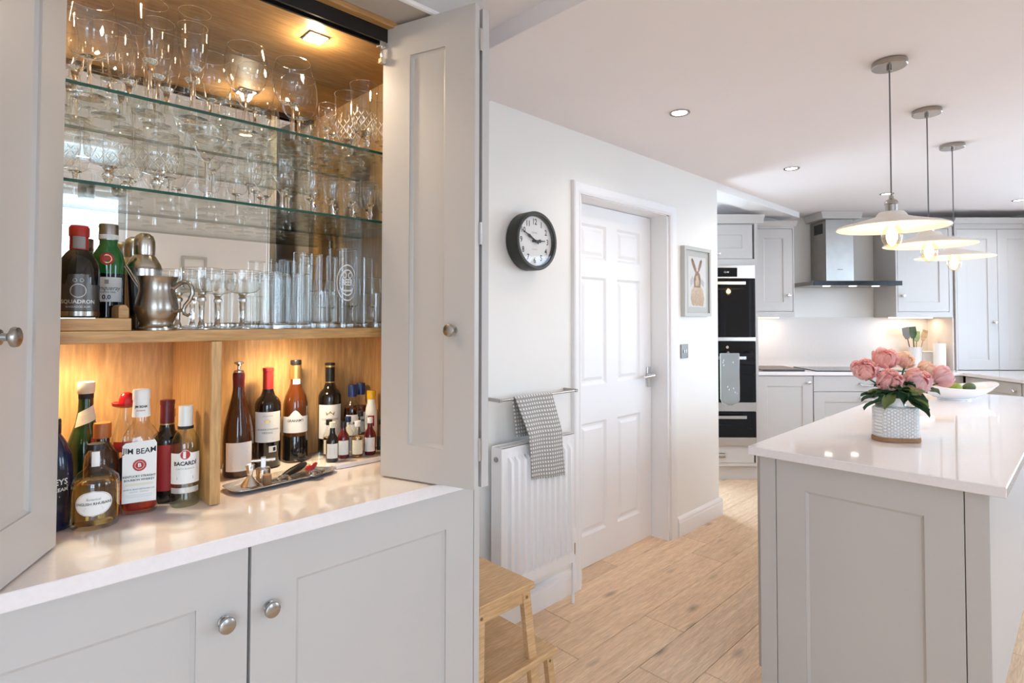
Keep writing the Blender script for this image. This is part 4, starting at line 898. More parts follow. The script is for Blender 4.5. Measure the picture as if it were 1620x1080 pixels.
MB().lathe([(0, 0), (.006, 0), (.006, .004), (0, .005)], 14).xf(Matrix.Translation((0, .0125, 0)) @ RX).build('hub', M['ink'], ck_)
MB().lathe([(0, 0), (.114, 0), (.114, -.001), (0, -.001)], 40).xf(Matrix.Translation((0, .001, 0)) @ RX).build('glass_cover', M['clockgl'], ck_, smooth=30)
# hare picture
hp_ = thing('framed_print', 'watercolour hare print in a pale grey frame beside the door', 'picture', (3.300, 1.8095, 1.374))
W_, H_ = .355, .452
mb = MB()
for a in ((0, W_, 0, .022), (0, W_, H_ - .022, H_), (0, .022, .022, H_ - .022), (W_ - .022, W_, .022, H_ - .022)): mb.box(a[0], a[1], 0, .03, a[2], a[3])
mb.build('frame', M['frame'], hp_, smooth=0)
B(.022, W_ - .022, .012, .03, .022, H_ - .022).build('mount', M['mount'], hp_, smooth=0)
ar_ = B(.062, W_ - .058, .0105, .0119, .062, H_ - .062).build('print_sheet', M['art'], hp_, smooth=0)
B(.0225, W_ - .0225, .006, .008, .0225, H_ - .0225).build('glazing', M['pane'], hp_, smooth=0)
def blob(pts, m, y, nm='brush_mark'): MB().add([(x * W_, y, z * H_) for x, z in pts], [tuple(range(len(pts)))]).build(nm, M[m], ar_, smooth=0, recalc=False)
blob([(.32, .16), (.72, .15), (.78, .25), (.72, .38), (.62, .46), (.42, .46), (.30, .38), (.25, .25)], 'hare2', .0102, 'body_wash')
blob([(.26, .42), (.36, .50), (.33, .58), (.24, .52)], 'hare3', .01025); blob([(.64, .48), (.76, .42), (.78, .50), (.68, .56)], 'hare3', .01025)
blob([(.38, .42), (.62, .42), (.65, .52), (.60, .62), (.52, .66), (.44, .63), (.37, .54)], 'hare1', .0100, 'head_wash')
blob([(.45, .44), (.55, .44), (.57, .52), (.52, .60), (.46, .58), (.43, .50)], 'hare2', .0098, 'face_wash')
blob([(.46, .62), (.40, .66), (.30, .76), (.28, .82), (.32, .84), (.38, .80), (.46, .70), (.50, .64)], 'hare1', .0099, 'ear_wash')
blob([(.53, .63), (.54, .70), (.60, .80), (.66, .84), (.69, .81), (.66, .74), (.59, .66)], 'hare1', .0099, 'ear_wash')
blob([(.30, .78), (.29, .82), (.33, .835), (.36, .80)], 'hare4', .0096); blob([(.62, .80), (.66, .835), (.685, .80), (.655, .77)], 'hare4', .0096)
blob([(.42, .54), (.45, .555), (.45, .53), (.43, .52)], 'hare4', .0095, 'eye'); blob([(.58, .54), (.60, .555), (.605, .535), (.585, .525)], 'hare4', .0095, 'eye'); blob([(.485, .45), (.525, .45), (.515, .435), (.495, .435)], 'hare4', .0095, 'nose')
for i in range(16):
    x = .30 + .028 * i; z = .14 + .05 * random.random(); blob([(x, z), (x + .012, z), (x + .03 * random.random() - .005, z + .16 + .08 * random.random())], ('hare1', 'hare2')[i % 2], .0097)
# light switch
sw = thing('light_switch', 'brushed steel double light switch below the hare print', 'switch', (3.290, 1.831, 1.107))
B(0, .088, 0, .0085, 0, .088).build('plate', M['plate'], sw, bev=.002)
for x in (.028, .05): B(x, x + .011, -.004, .0, .033, .055).build('rocker', M['whitepl'], sw, bev=.001)
# mirror-side picture on the rear wall
fp2 = thing('framed_print', 'small framed print seen only in the drinks cupboard mirror', 'picture', (1.39, -1.899, 1.6))
mb = MB()
for a in ((0, .2, 0, .02), (0, .2, .28, .3), (0, .02, .02, .28), (.18, .2, .02, .28)): mb.box(a[0], a[1], 0, .025, a[2], a[3])
mb.build('frame', M['frame'], fp2, smooth=0); B(.02, .18, 0, .012, .02, .28).build('print_sheet', M['art'], fp2, smooth=0)

# step stool beside the cabinet
ss = thing('step_stool', 'two-step beech stool standing against the cupboard side', 'stool', (0, 0, 0))
sy0, sy1 = 1.29, 1.70
B(1.125, 1.368, sy0, sy1, .478, .5).build('top_step', M['beech'], ss, bev=.003)
def plank_leg(y0, y1, xt0, xt1, xb0, xb1, zt, nm='leg', zb=0): 
    return MB().prism([(xb0, zb), (xb1, zb), (xt1, zt), (xt0, zt)], 'y', y0, y1).build(nm, M['beech'], ss, bev=.0015)
for y in (sy0 + .012, sy1 - .034):
    plank_leg(y, y + .022, 1.128, 1.160, 1.122, 1.154, .477); plank_leg(y, y + .022, 1.322, 1.356, 1.388, 1.424, .477)
    B(1.158, 1.324, y + .002, y + .02, .438, .476).build('side_rail', M['beech'], ss, bev=.0015)
    plank_leg(y - .0005, y + .0225, 1.438, 1.466, 1.470, 1.500, .228)
    MB().prism([(1.15, .178), (1.45, .196), (1.45, .228), (1.15, .212)], 'y', y + .0225, y + .038).build('step_rail', M['beech'], ss, bev=.0015)
    for x, z in ((1.145, .455), (1.34, .455), (1.452, .205)):
        MB().lathe([(0, 0), (.005, 0), (.005, .002), (0, .002)], 10).xf(Matrix.Translation((x, y - .0005, z)) @ RX).build('screw', M['screwh'], ss)
B(1.18, 1.472, sy0 - .018 + .012, sy1 - .01, .2285, .25).build('lower_step', M['beech'], ss, bev=.003)

# ------------------------------------------------------------------ downlights and pendants
dlp = None
def downlight(x, y, label, z=ZC, e=5.5, ang=150):
    global dlp
    if dlp is None:
        t = thing('ceiling_downlight', label, 'downlight', (x, y, z), 0, 'recessed ceiling downlights')
        MB().lathe([(.034, .001), (.034, -.002), (.043, -.006), (.047, -.004), (.047, .001)], 32).build('bezel', M['nickel'], t)
        MB().lathe([(0, -.002), (.034, -.002), (.034, 0), (0, 0)], 28).build('lamp', M['lampdisc'], t)
        dlp = t
    else: dup(dlp, (x, y, z), 0, label)
    spot('downlight_beam', (x, y, z - .012), e, (1, .91, .82), .03, .6, ang)
downlight(2.39, 1.333, 'recessed downlight nearest the door'); downlight(3.79, 1.333, 'recessed downlight above the end of the door wall')
downlight(5.08, 1.094, 'recessed downlight behind the nearest pendant'); downlight(6.105, .407, 'recessed downlight at the far right edge')
downlight(2.39, -.75, 'recessed downlight over the near side of the island'); downlight(3.79, -.75, 'recessed downlight over the window side of the island')
downlight(.55, -.8, 'unseen downlight added in the higher ceiling behind the camera', ZH, 2, 150); downlight(1.05, -1.2, 'unseen downlight added near the mirrored window', ZH, 2, 150)  # unseen pair added to brighten the rear wall reflected in the mirror
def pendant(x, y, label):
    t = thing('pendant_lamp', label, 'pendant lamp', (x, y, ZC), 0, 'pendant lamps over the island')
    zt = -ZC
    MB().lathe([(0, 0), (.056, 0), (.058, -.004), (.058, -.019), (.055, -.022), (.009, -.022), (.009, -.034), (.006, -.036), (0, -.036)], 36).build('ceiling_rose', M['rose'], t, smooth=40)
    MB().tube([(0, 0, -.03), (.001, 0, 2.05 + zt), (0, 0, 1.815 + zt)], .0026, 8).build('flex', M['cord'], t)
    hd = MB().lathe([(0, 1.818 + zt), (.007, 1.816 + zt), (.008, 1.805 + zt), (.018, 1.798 + zt), (.0225, 1.79 + zt), (.0225, 1.784 + zt), (.020, 1.782 + zt), (.020, 1.752 + zt), (.024, 1.75 + zt), (.024, 1.744 + zt), (0, 1.744 + zt)], 24).build('lamp_holder', M['nickel'], t, smooth=40)
    MB().lathe([(.022, 1.758 + zt), (.040, 1.755 + zt), (.046, 1.748 + zt), (.052, 1.738 + zt), (.072, 1.731 + zt), (.12, 1.718 + zt), (.165, 1.706 + zt), (.178, 1.701 + zt), (.181, 1.697 + zt), (.179, 1.695 + zt), (.164, 1.702 + zt), (.12, 1.714 + zt), (.072, 1.727 + zt), (.05, 1.733 + zt), (.042, 1.744 + zt), (.022, 1.752 + zt)], 56).build('shade', M['shade'], t, smooth=45)
    bl = MB().lathe([(.013, 1.742 + zt), (.014, 1.725 + zt), (.022, 1.706 + zt), (.032, 1.68 + zt), (.034, 1.664 + zt), (.030, 1.645 + zt), (.018, 1.628 + zt), (.006, 1.62 + zt), (0, 1.616 + zt)], 28).build('bulb', M['bulbg'], t, smooth=60, recalc=False)
    pts = []
    for i in range(9): pts.append((.011 * math.cos(i * 2.4), .011 * math.sin(i * 2.4), (1.705 if i % 2 else 1.655) + zt))
    MB().tube(pts, .0011, 5).build('filament', M['filament'], bl)
    spot('pendant_bulb_light', (x, y, 1.668), 2.6, (1, .74, .46), .022, typ='POINT')
pendant(2.47, .518, 'nearest white dish pendant lamp over the island'); pendant(3.168, .521, 'middle white dish pendant lamp over the island'); pendant(3.898, .53, 'farthest white dish pendant lamp over the island')

# ------------------------------------------------------------------ island
ic = thing('island_cabinet', 'warm grey island cabinet with a framed end panel', 'cabinet', (0, 0, 0))
B(2.072, 4.38, .235, .835, .1, .879).build('body', M['paint'], ic, smooth=0)
B(2.12, 4.36, .27, .80, 0, .1).build('plinth', M['paint'], ic, smooth=0)
B(2.048, 2.072, .784, .838, .0, .879).build('corner_post', M['paint'], ic, bev=.001)
B(2.048, 2.072, .210, .264, .0, .879).build('corner_post', M['paint'], ic, bev=.001)
shaker('end_panel', .515, .868, .022, .093, ic, (2.05, .7815, .01), R(-90), frt=.098)
for k, (a, b_) in enumerate(((2.075, 2.65), (2.655, 3.23), (3.235, 3.81), (3.815, 4.38))):
    shaker('door', b_ - a, .75, .02, .09, ic, (b_, .8575, .12), R(180), knob=(.05, .66), kme=KNOBS)
tag(B(2.01, 4.435, .170, .863, .8805, .91).build('island_worktop', M['quartz'], bev=.002), 'white quartz island worktop with vase and fruit bowl', 'worktop')
# vase
vx, vy = 2.497, .520
va = thing('vase', 'white embossed oval vase with cork base on the island', 'vase', (vx, vy, .911), R(-52)); va.scale = (.93, .93, 1)
def vsec(a, r, z): 
    c, s = math.cos(a), math.sin(a); k = (abs(c) ** 3.2 + abs(s) ** 3.2) ** (-1 / 3.2) if z < .126 else 1
    return c * k * r, s * k * r * (.62 if z < .126 else 1)
MB().lathe([(0, 0), (.082, 0), (.0835, .004), (.082, .0145), (0, .0145)], 48, vsec).build('cork_base', M['cork'], va, smooth=40)
MB().lathe([(0, .015), (.077, .015), (.0795, .018), (.0795, .115), (.077, .122), (.068, .1255)], 64, vsec).build('body', M['vase'], va, smooth=40)
MB().lathe([(.068, .1256), (.045, .128), (.036, .131), (.0345, .136), (.0345, .155), (.0355, .158), (.033, .158), (.032, .135), (0, .13)], 48, lambda a, r, z: (math.cos(a) * r, math.sin(a) * r * (.62 if z < .126 else .8 if z < .1285 else 1))).build('neck', M['porc'], va, smooth=50)
# peonies: petals are cupped sheets around a core
def petal_mesh(name, m, w_, h, cup, ruff, flare=0):
    def f(u, v):
        a = (u - .5) * 2; ww = w_ * (math.sin(math.pi * min(1, .12 + .78 * v)) ** .6) * (1 - .08 * v)
        ang = a * ww; edge = max(abs(a), v) ** 4
        rr = 1 + ruff * math.sin(6 * a + 5 * v) * v + ruff * .8 * math.sin(11 * a) * edge - cup * v * v + flare * v ** 3 + .05 * abs(a) ** 3
        el = -1.4 + h * v + .10 * math.sin(4 * a + 1) * v
        return (rr * math.cos(el) * math.cos(ang), rr * math.cos(el) * math.sin(ang), rr * math.sin(el))
    return MB().grid(f, 10, 9).mesh(name, M[m], smooth=70, recalc=False)
PET = {m: [petal_mesh('petal', m, .62, 2.75, .10, .05), petal_mesh('petal', m, .60, 2.45, .02, .06), petal_mesh('petal', m, .66, 2.1, -.02, .05, .02), petal_mesh('petal', m, .62, 1.65, -.02, .06, .08)] for m in ('petal', 'petal2', 'petal3')}
lf_me = [MB().grid(lambda u, v: ((u - .5) * .042 * math.sin(math.pi * min(1, v * .94 + .06)) ** .8, -.085 * v, .012 * abs(u - .5) * 2 - .03 * v * v + .004 * math.sin(9 * v)), 4, 8).mesh('leaf', M[m], smooth=70, recalc=False) for m in ('leaf', 'leafl')]
def peony(px, py, pz, r, m, label, tilt, az):
    t = thing('peony', label, 'flower', (px, py, pz), 0, 'peonies in the vase')
    core = MB().lathe([(0, -r * .5)] + [(r * .5 * math.sin(a), -r * .5 * math.cos(a)) for a in [i * math.pi / 8 for i in range(1, 8)]] + [(0, r * .5)], 14).build('bud_core', M[m], t, smooth=80)
    Mt = Matrix.Rotation(az, 4, 'Z') @ Matrix.Rotation(tilt, 4, 'Y')
    for k, (n_, ty, sc_, dz) in enumerate(((3, 0, .58, 0), (5, 0, .78, .4), (6, 1, .92, .9), (6, 2, 1.04, .2), (5, 3, 1.12, .6))):
        for j in range(n_):
            mm = m if random.random() < .75 else ('petal2' if m == 'petal' else 'petal')
            o = obj('petal', PET[mm][ty], t)
            o.matrix_local = Mt @ Matrix.Rotation(2 * math.pi * j / n_ + dz + random.uniform(-.25, .25), 4, 'Z') @ Matrix.Rotation(random.uniform(-.2, .2), 4, 'Y') @ Matrix.Scale(r * sc_ * random.uniform(.95, 1.05), 4)
    b0 = Vector((vx - px, vy - py, 1.062 - pz)) ; mid = Vector((b0.x * .5, b0.y * .5, b0.z * .55))
    MB().tube([(0, 0, -r * .7), mid, b0, b0 + Vector((0, 0, -.018))], .0032, 6).build('stem', M['stem'], t)
    for q in range(3):
        o = obj('leaf', lf_me[1 if random.random() < .25 else 0], t); o.location = mid * random.uniform(.95, 1.25) + Vector((0, 0, -.004))
        o.rotation_euler = (random.uniform(-.35, .5), random.uniform(-.4, .4), random.uniform(0, 6.28))
peony(2.447, .607, 1.170, .0365, 'petal', 'leftmost pink peony in the island vase', .85, R(195))
peony(2.465, .530, 1.130, .0385, 'petal', 'front left pink peony just above the vase neck', 1.05, R(215))
peony(2.535, .458, 1.133, .040, 'petal2', 'front right mauve-pink peony just above the vase neck', 1.05, R(232))
peony(2.520, .555, 1.213, .037, 'petal', 'topmost pink peony at the back of the bunch', .75, R(215))
peony(2.585, .505, 1.205, .028, 'petal3', 'small peach peony bud at the top right of the bunch', .8, R(240))
peony(2.625, .442, 1.172, .028, 'petal3', 'pale peach-pink peony behind the rightmost bloom', .8, R(250))
peony(2.640, .398, 1.148, .035, 'petal2', 'rightmost pink peony in the island vase', .95, R(262))
gr = thing('vase_greenery', 'dark green leaves spilling over the vase neck', 'foliage', (vx, vy, 1.068))
for k in range(26):
    a = k * 2.4; o = obj('leaf', lf_me[1 if k % 6 == 0 else 0], gr); o.location = (.026 * math.cos(a) * (k % 3) / 2, .026 * math.sin(a) * (k % 3) / 2, .008 + .028 * (k % 4) / 3)
    o.rotation_euler = (random.uniform(-.1, .55) if k % 2 else random.uniform(-.5, -.1), random.uniform(-.3, .3), a); o.scale = (1.1, random.uniform(1.0, 1.45), 1)
MB().tube([(0, 0, -.02), (0, 0, .015)], .012, 8).build('stem_bundle', M['stem'], gr)
# fruit bowl
bx, by = 4.015, .555
fb = thing('fruit_bowl', 'wide white boat-shaped fruit bowl at the far end of the island', 'bowl', (bx, by, .911), R(-45))
def bsec(a, r, z):
    return math.cos(a) * r * 1.0, math.sin(a) * r * .62
prof = [(0, .004), (.075, .004), (.11, .012), (.155, .03), (.19, .055), (.21, .078), (.213, .080), (.207, .081), (.186, .060), (.15, .036), (.105, .018), (0, .012)]
mb = MB().lathe(prof, 48, bsec)
mb.v = [(x * (1.0 + (.06 if z > .06 else 0)), y, z + .016 * (abs(x) / .21) ** 3 * (1 if z > .02 else 0) - .012 * (abs(y) / .13) ** 2 * (1 if z > .05 else 0)) for x, y, z in mb.v]
mb.build('dish', M['porc'], fb, smooth=60)
MB().lathe([(0, 0), (.085, 0), (.085, .006), (0, .006)], 40, bsec).build('foot', M['porc'], fb, smooth=40)
def fruit(name, label, dx, dy, dz, prof_, m, stalk=True, rot=(0, 0, 0)):
    c, s = math.cos(R(-45)), math.sin(R(-45))
    t = thing(name, label, 'fruit', (bx + dx * c - dy * s, by + dx * s + dy * c, .911 + dz), 0, 'fruit in the bowl'); t.rotation_euler = rot
    MB().lathe(prof_, 24).build('skin', M[m], t, smooth=80)
    if stalk: MB().lathe([(0, prof_[-1][1] - .002), (.0035, prof_[-1][1] - .002), (.003, prof_[-1][1] + .004), (0, prof_[-1][1] + .004)], 8).build('stalk', M['stem'], t)
def ell(r, h, p=1): return [(0, -h)] + [(r * math.sin(a) ** p, -h * math.cos(a)) for a in [i * math.pi / 10 for i in range(1, 10)]] + [(0, h)]
fruit('lime', 'green lime showing above the rim in the middle of the bowl', .005, 0, .060, ell(.030, .036), 'lime', rot=(R(80), 0, R(40)))
fruit('avocado', 'dark avocado right of the lime', .085, .005, .062, ell(.027, .04), 'avo', rot=(R(75), 0, R(60)))
fruit('peach', 'peach at the left end of the bowl', -.085, .0, .060, ell(.034, .032), 'peach')
fruit('apricot', 'small orange apricot between peach and lime', -.03, .045, .054, ell(.024, .024), 'peach')
bn = thing('banana', 'yellow banana lying along the left side of the bowl', 'fruit', (bx - .085, by + .095, .911), R(-45), 'fruit in the bowl')
MB().tube([(-.07, 0, .10), (-.04, .008, .088), (0, .012, .082), (.035, .008, .086)], [.005, .014, .015, .006], 10).build('skin', M['banana'], bn)

# ------------------------------------------------------------------ kitchen (local frame turned 45 degrees)
def kthing(name, label, cat, kx, ky, z=0, group=None): return thing(name, label, cat, Kw(kx, ky, z), KR, group)
# oven tower
ot = kthing('oven_tower', 'tall grey oven tower cabinet at the end of the door wall', 'cabinet', 0, 4.82)
MB().box(1.40, 1.447, 0, .55, .123, 2.17).box(1.993, 2.02, 0, .55, .123, 2.17).box(1.447, 1.993, .02, .55, 2.16, 2.17).box(1.447, 1.993, .5, .55, .123, 2.16).box(1.447, 1.993, 0, .5, .123, .148).box(1.447, 1.993, 0, .5, 1.813, 1.865).build('frame', M['paint'], ot, smooth=0)
B(1.40, 2.02, .04, .06, 0, .122).build('plinth', M['paint'], ot, smooth=0)
MB().prism([(0, 2.165), (-.012, 2.165), (-.014, 2.18), (-.045, 2.225), (-.05, 2.235), (0, 2.235)], 'x', 1.40, 2.065).build('cornice', M['paint'], ot, smooth=30)
shaker('cupboard_door', .525, .289, .02, .085, ot, (1.451, .0, 1.868), knob=(.235, .04), kme=KNOBS)
dr = shaker('drawer', .525, .138, .02, .02, ot, (1.451, .0, .151), rec=.0001)
MB().lathe([(0, 0), (.02, 0), (.022, .03), (.02, .06), (0, .06)], 14).xf(Matrix.Translation((.22, 0, .06)) @ Matrix.Rotation(R(90), 4, 'Y')).build('cup_handle', M['nickel'], dr)
OG = 'built-in ovens'
def oven(label, z0_, z1_, panel, strip, name='oven'):
    t = kthing(name, label, 'oven', 1.449, 4.812, 0, OG); W_ = .542
    if panel: 
        cp = B(0, W_, -.006, .02, z1_ - panel, z1_).build('control_panel', M['steel'], t, bev=.001)
        B(.12, .392, -.0075, -.006, z1_ - panel + .012, z1_ - .022).build('display', M['blackgl'], cp, smooth=0)
        on_flat(text('12:48', .02, .0), -.008, z1_ - .06, .30).build('lettering', M['paper'], cp, smooth=0, recalc=False)
    B(0, W_, -.008, .35, z0_ + strip, z1_ - panel - .002).build('glass_door', M['blackgl'], t, bev=.001)
    if strip: B(0, W_, -.009, .02, z0_, z0_ + strip - .001).build('trim_strip', M['steel'], t, bev=.001)
    h = MB().box(.08, .447, -.05, -.038, z1_ - panel - .055, z1_ - panel - .03).box(.10, .115, -.04, -.008, z1_ - panel - .05, z1_ - panel - .035).box(.41, .425, -.04, -.008, z1_ - panel - .05, z1_ - panel - .035).build('handle', M['steel'], t, bev=.001)
    return t
oven('upper built-in oven with steel control panel', 1.172, 1.811, .111, .032)
o2 = oven('lower black glass oven with the oven glove on its handle', .583, 1.170, 0, .075)
for o in o2.children:
    if o.name.startswith('handle'): o.location.z = -.095
MB().lathe([(0, 0), (.012, 0), (.012, .012), (0, .012)], 16).xf(Matrix.Translation((.30, -.008, 1.12)) @ RX).build('dial_knob', M['chrome'], o2)
oven('black warming drawer under the ovens', .292, .582, 0, .074, 'warming_drawer')
og = kthing('oven_glove', 'quilted grey double oven glove hanging from the lower oven handle', 'oven glove', 1.745, 4.745)
def gl_(u, v):
    w_ = .075; x = (u - .5) * 2
    z = 1.075 - .425 * v; half = w_ * (1 if v < .9 else math.sqrt(max(.02, 1 - ((v - .9) / .1) ** 2)))
    return (x * half, -.012 + .004 * math.sin(12 * v) - .003 * (1 - x * x), z)
MB().grid(gl_, 10, 24).build('pad', M['glove'], og, smooth=70, recalc=False).modifiers.new('padding', 'SOLIDIFY').thickness = .012
MB().tube([(-.075, -.02, .87), (0, -.024, .868), (.075, -.02, .87)], .004, 6).build('pocket_edge', M['glovetrim'], og)
MB().tube([(.076, -.014, 1.07), (.076, -.014, .70), (.062, -.014, .665), (.035, -.014, .651), (-.035, -.014, .651), (-.062, -.014, .665), (-.076, -.014, .70), (-.076, -.014, 1.07)], .0045, 6).build('binding', M['glovetrim'], og)
mb = MB()
for i in range(22):
    x = random.uniform(-.06, .06); z = random.uniform(.68, 1.05); mb.add([(x - .004, -.0255, z), (x + .005, -.0255, z + .003), (x + .001, -.0255, z + .018)], [(0, 1, 2)])
mb.build('printed_motifs', M['paper'], og, smooth=0, recalc=False)
MB().tube([(0, 0, 1.06), (0, .02, 1.078), (0, .03, 1.06)], .01, 6).build('hanging_loop', M['glove'], og)
# splashback, base units, worktops
tag(B(2.022, 3.84, 5.368, 5.379, .911, 1.372).build('splashback', M['splash'], None, smooth=0, rz=KR), 'pale quartz splashback behind the hob', 'splashback')
tag(B(3.826, 3.8385, 5.06, 5.367, .911, 1.372).build('side_splashback', M['splash'], None, smooth=0, rz=KR), 'short quartz splashback return beside the dresser', 'splashback')
bu = kthing('base_unit', 'grey base cupboard with one framed door left of the hob drawers', 'cabinet', 2.022, 4.87, 0, 'kitchen base units')
B(0, .478, .02, .5, .12, .879).build('body', M['paint'], bu, smooth=0); B(0, .478, .06, .08, 0, .12).build('plinth', M['paint'], bu, smooth=0)
shaker('door', .472, .74, .02, .085, bu, (.003, 0, .133), knob=(.432, .685), kme=KNOBS)
du = kthing('drawer_unit', 'wide grey hob drawer unit with chrome cup handles', 'cabinet', 2.503, 4.87, 0, 'kitchen base units')
B(0, .9, .02, .5, .12, .879).build('body', M['paint'], du, smooth=0); B(0, .9, .06, .08, 0, .12).build('plinth', M['paint'], du, smooth=0)
def bail(par, x, z):
    MB().tube([(x - .06, 0, z), (x - .06, -.02, z), (x - .052, -.032, z - .012), (x, -.036, z - .016), (x + .052, -.032, z - .012), (x + .06, -.02, z), (x + .06, 0, z)], .0065, 8).build('handle', M['chrome'], par)
for z0_, h in ((.745, .13), (.44, .3), (.133, .3)):
    d_ = shaker('drawer', .894, h, .02, .085 if h > .2 else .02, du, (.003, 0, z0_), rec=.009 if h > .2 else .0001); bail(d_, .447, h - .05 if h > .2 else h * .5)
bu2 = kthing('base_unit', 'grey corner base cupboard near the return run', 'cabinet', 3.406, 4.87, 0, 'kitchen base units')
B(0, .36, .02, .5, .12, .879).build('body', M['paint'], bu2, smooth=0); shaker('door', .354, .74, .02, .085, bu2, (.003, 0, .133)); B(0, .36, .06, .08, 0, .12).build('plinth', M['paint'], bu2, smooth=0)
ru = kthing('return_unit', 'grey base cupboards of the return run under the window', 'cabinet', 0, 0)
B(3.79, 4.60, 3.2, 4.868, .12, .879).build('body', M['paint'], ru, smooth=0); B(3.83, 4.60, 3.22, 4.85, 0, .12).build('plinth', M['paint'], ru, smooth=0)
for k in range(3): shaker('door', .53, .74, .02, .085, ru, (3.769, 4.85 - .54 * k, .133), R(-90), knob=(.48, .68), kme=KNOBS)
tag(MB().prism([(2.023, 4.845), (3.745, 4.845), (3.745, 3.18), (4.615, 3.18), (4.615, 5.37), (2.023, 5.366)], 'z', .8805, .91).build('worktop', M['quartz'], None, rz=KR, bev=.002), 'white L-shaped kitchen worktop with hob', 'worktop')
hb = kthing('induction_hob', 'black glass induction hob set in the kitchen worktop', 'hob', 2.55, 4.90, .9105)
B(0, .76, 0, .42, 0, .006).build('glass_plate', M['blackgl'], hb, bev=.001)
for x, y, r in ((.17, .12, .085), (.17, .31, .07), (.57, .12, .09), (.57, .31, .07), (.37, .21, .1)):
    MB().add([(x + a, y + b_, .0064) for a, b_ in ring2(r, r + .003, 28)[0]], ring2(r, r + .003, 28)[1]).build('cooking_zone', M['greyink'], hb, smooth=0, recalc=False)
cbd = kthing('chopping_board', 'flat dark board lying on the worktop beside the oven tower', 'board', 2.10, 4.93, .9105)
B(0, .36, 0, .40, 0, .012).build('board', M['board'], cbd, bev=.002); B(.0, .36, -.004, -.0005, .002, .012).build('edge_strip', M['black'], cbd, smooth=0)
# wall cabinets
def wallcab(label, kx, w_, door_x, door_w, knobx):
    t = kthing('wall_cabinet', label, 'cabinet', kx, 5.06, 0, 'kitchen wall cabinets')
    B(0, w_, .02, .315, 1.374, 2.18).build('body', M['paint'], t, smooth=0)
    MB().box(0, door_x - .004, 0, .02, 1.374, 2.18).box(door_x + door_w + .004, w_, 0, .02, 1.374, 2.18).box(door_x - .004, door_x + door_w + .004, 0, .02, 2.160, 2.18).box(door_x - .004, door_x + door_w + .004, 0, .02, 1.374, 1.4215).build('face_frame', M['paint'], t, smooth=0)
    shaker('door', door_w, .730, .019, .08, t, (door_x, .0005, 1.4255), knob=(knobx, .14), kme=KNOBS)
    MB().prism([(0, 2.181), (-.01, 2.181), (-.012, 2.19), (-.032, 2.215), (-.036, 2.222), (0, 2.222)], 'x', -.0, w_ + .02).build('cornice', M['paint'], t, smooth=30)
    B(.06, w_ - .06, .17, .2, 1.366, 1.3735).build('under_light', M['ledcool'], t, smooth=0)
    x, y, _ = Kw(kx + w_ / 2, 5.25)
    l = bpy.data.lights.new('under_cabinet_light', 'AREA'); l.energy = .8; l.color = (1, .84, .64); l.shape = 'RECTANGLE'; l.size = w_ - .1; l.size_y = .03
    o = bpy.data.objects.new('under_cabinet_light', l); COL.objects.link(o); o.location = (x, y, 1.362); o.rotation_euler = (0, 0, KR)
wallcab('grey wall cabinet between the oven tower and the hood', 2.045, .397, .05, .332, .292)
wallcab('grey wall cabinet between the hood and the dresser', 3.335, .50, .018, .445, .04)
# hood
hd_ = kthing('cooker_hood', 'stainless steel chimney cooker hood with black glass front', 'cooker hood', 0, 0)
B(2.746, 2.991, 5.10, 5.367, 1.687, 2.25).build('chimney', M['hoodsteel'], hd_, bev=.001)
B(2.7445, 2.746, 5.15, 5.30, 2.13, 2.22).build('vent_grille', M['black'], hd_, smooth=0)
MB().box(2.547, 3.306, 4.945, 5.367, 1.650, 1.6865).build('canopy', M['hoodsteel'], hd_, bev=.001)
B(2.547, 3.306, 4.93, 4.9448, 1.648, 1.688).build('glass_front', M['hoodglass'], hd_, bev=.001)
on_flat(text('hood', .012) if False else rect2(.05, .006), 5.0985, 1.80, 2.87).build('badge', M['darkst'], hd_, smooth=0, recalc=False)
for x in (2.72, 2.95, 3.15):
    MB().lathe([(0, 1.6495), (.03, 1.6495), (.03, 1.646), (0, 1.646)], 18, c=(x, 5.05)).build('hood_lamp', M['ledcool'], hd_)
wx, wy_, _ = Kw(2.93, 5.05); spot('hood_light', (wx, wy_, 1.64), .6, (1, .84, .62), .05, 1, 130)
MB().prism([(2.70, 2.252), (3.04, 2.252), (3.055, 2.315), (2.685, 2.315)], 'y', 5.06, 5.37).build('cornice_box', M['paint'], hd_, smooth=0)
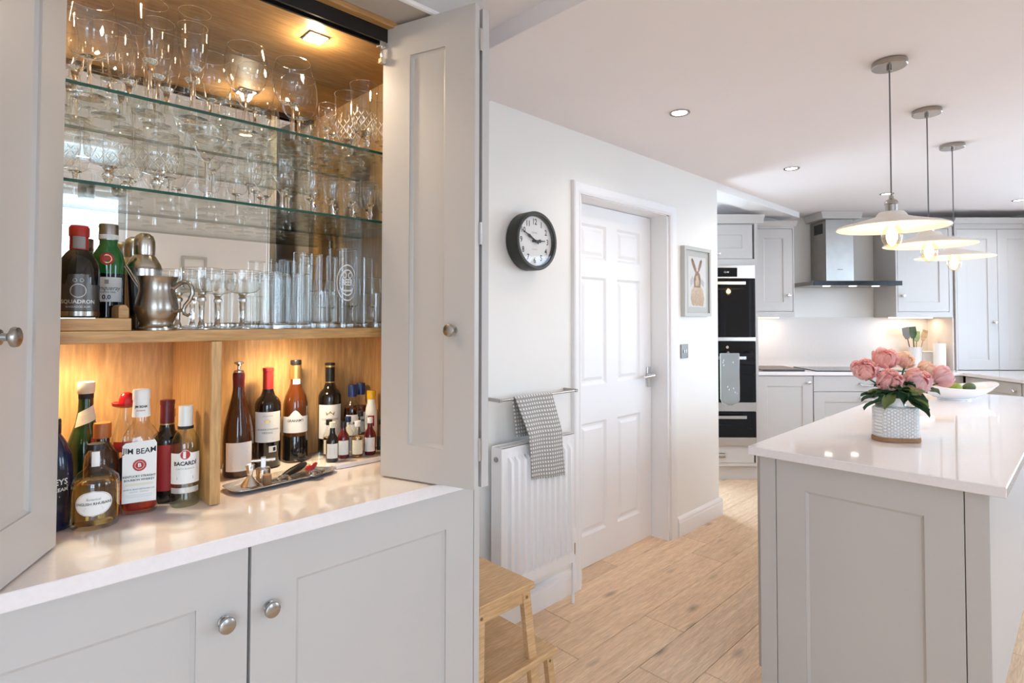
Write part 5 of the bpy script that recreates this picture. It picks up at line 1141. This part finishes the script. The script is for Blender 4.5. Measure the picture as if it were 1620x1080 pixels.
# dresser cabinet on the worktop
dw = kthing('dresser_cabinet', 'tall grey double-door dresser cupboard standing on the worktop at right', 'cabinet', 3.845, 5.045)
B(0, .755, .02, .32, .9115, 2.2).build('body', M['paint'], dw, smooth=0)
MB().box(0, .014, 0, .02, .9115, 2.2).box(.014, .755, 0, .02, 2.155, 2.2).build('face_frame', M['paint'], dw, smooth=0)
shaker('door', .352, 1.237, .019, .085, dw, (.0165, .0005, .915), knob=(.32, .415), kme=KNOBS); shaker('door', .352, 1.237, .019, .085, dw, (.372, .0005, .915))
MB().prism([(0, 2.2005), (-.012, 2.2005), (-.014, 2.212), (-.034, 2.238), (-.038, 2.248), (0, 2.248)], 'x', -.015, .755).build('cornice', M['paint'], dw, smooth=30)
# worktop clutter in the corner
up = kthing('utensil_pot', 'pale ceramic utensil pot in the kitchen corner', 'pot', 3.625, 5.25, .9105)
MB().lathe([(0, 0), (.052, 0), (.054, .004), (.054, .19), (.056, .193), (.05, .193), (.049, .02), (0, .015)], 32).build('pot_body', M['matwhite'], up, smooth=40)
def utensil(name, label, dx, m, tilt, h, head):
    t = thing(name, label, 'utensil', Kw(3.625 + dx, 5.25, .9105 + .02), KR, 'utensils in the pot'); t.rotation_euler = (0, R(tilt), KR)
    MB().tube([(0, 0, 0), (0, 0, h * .72)], .005, 6).build('handle', M[m], t)
    MB().prism([(-head * .5, h * .7), (head * .5, h * .7), (head, h * .82), (head * .85, h), (-head * .85, h), (-head, h * .82)], 'y', -.003, .003).build('head', M[m], t, bev=.001)
utensil('wooden_spatula', 'dark wooden spatula leaning left in the utensil pot', -.012, 'board', -12, .36, .035)
utensil('green_turner', 'pale green silicone turner in the utensil pot', .0, 'leafl', 4, .32, .03)
utensil('wooden_spoon', 'beech spoon leaning right in the utensil pot', .016, 'beech', 14, .34, .028)
utensil('slotted_turner', 'dark slotted turner at the back of the utensil pot', .004, 'avo', -4, .36, .035)
bb = kthing('storage_bin', 'pale ceramic bread bin between the utensil pot and the paper roll', 'bin', 3.682, 5.27, .9105)
B(.0, .136, -.04, .09, 0, .14).build('bin_body', M['matwhite'], bb, bev=.006); B(-.002, .138, -.042, .092, .1405, .152).build('lid', M['matwhite'], bb, bev=.003)
kr = kthing('kitchen_roll', 'white kitchen paper roll on a stand in front of the corner', 'paper roll', 3.752, 5.12, .9105)
MB().lathe([(0, 0), (.06, 0), (.062, .004), (.06, .008), (0, .008)], 28).build('stand', M['board'], kr, smooth=40)
MB().lathe([(.018, .009), (.045, .009), (.046, .012), (.046, .228), (.045, .231), (.018, .231), (.018, .009)], 32).build('paper', M['paperroll'], kr, smooth=40)
MB().tube([(0, 0, .008), (0, 0, .25)], .006, 8).build('rod', M['steel'], kr)
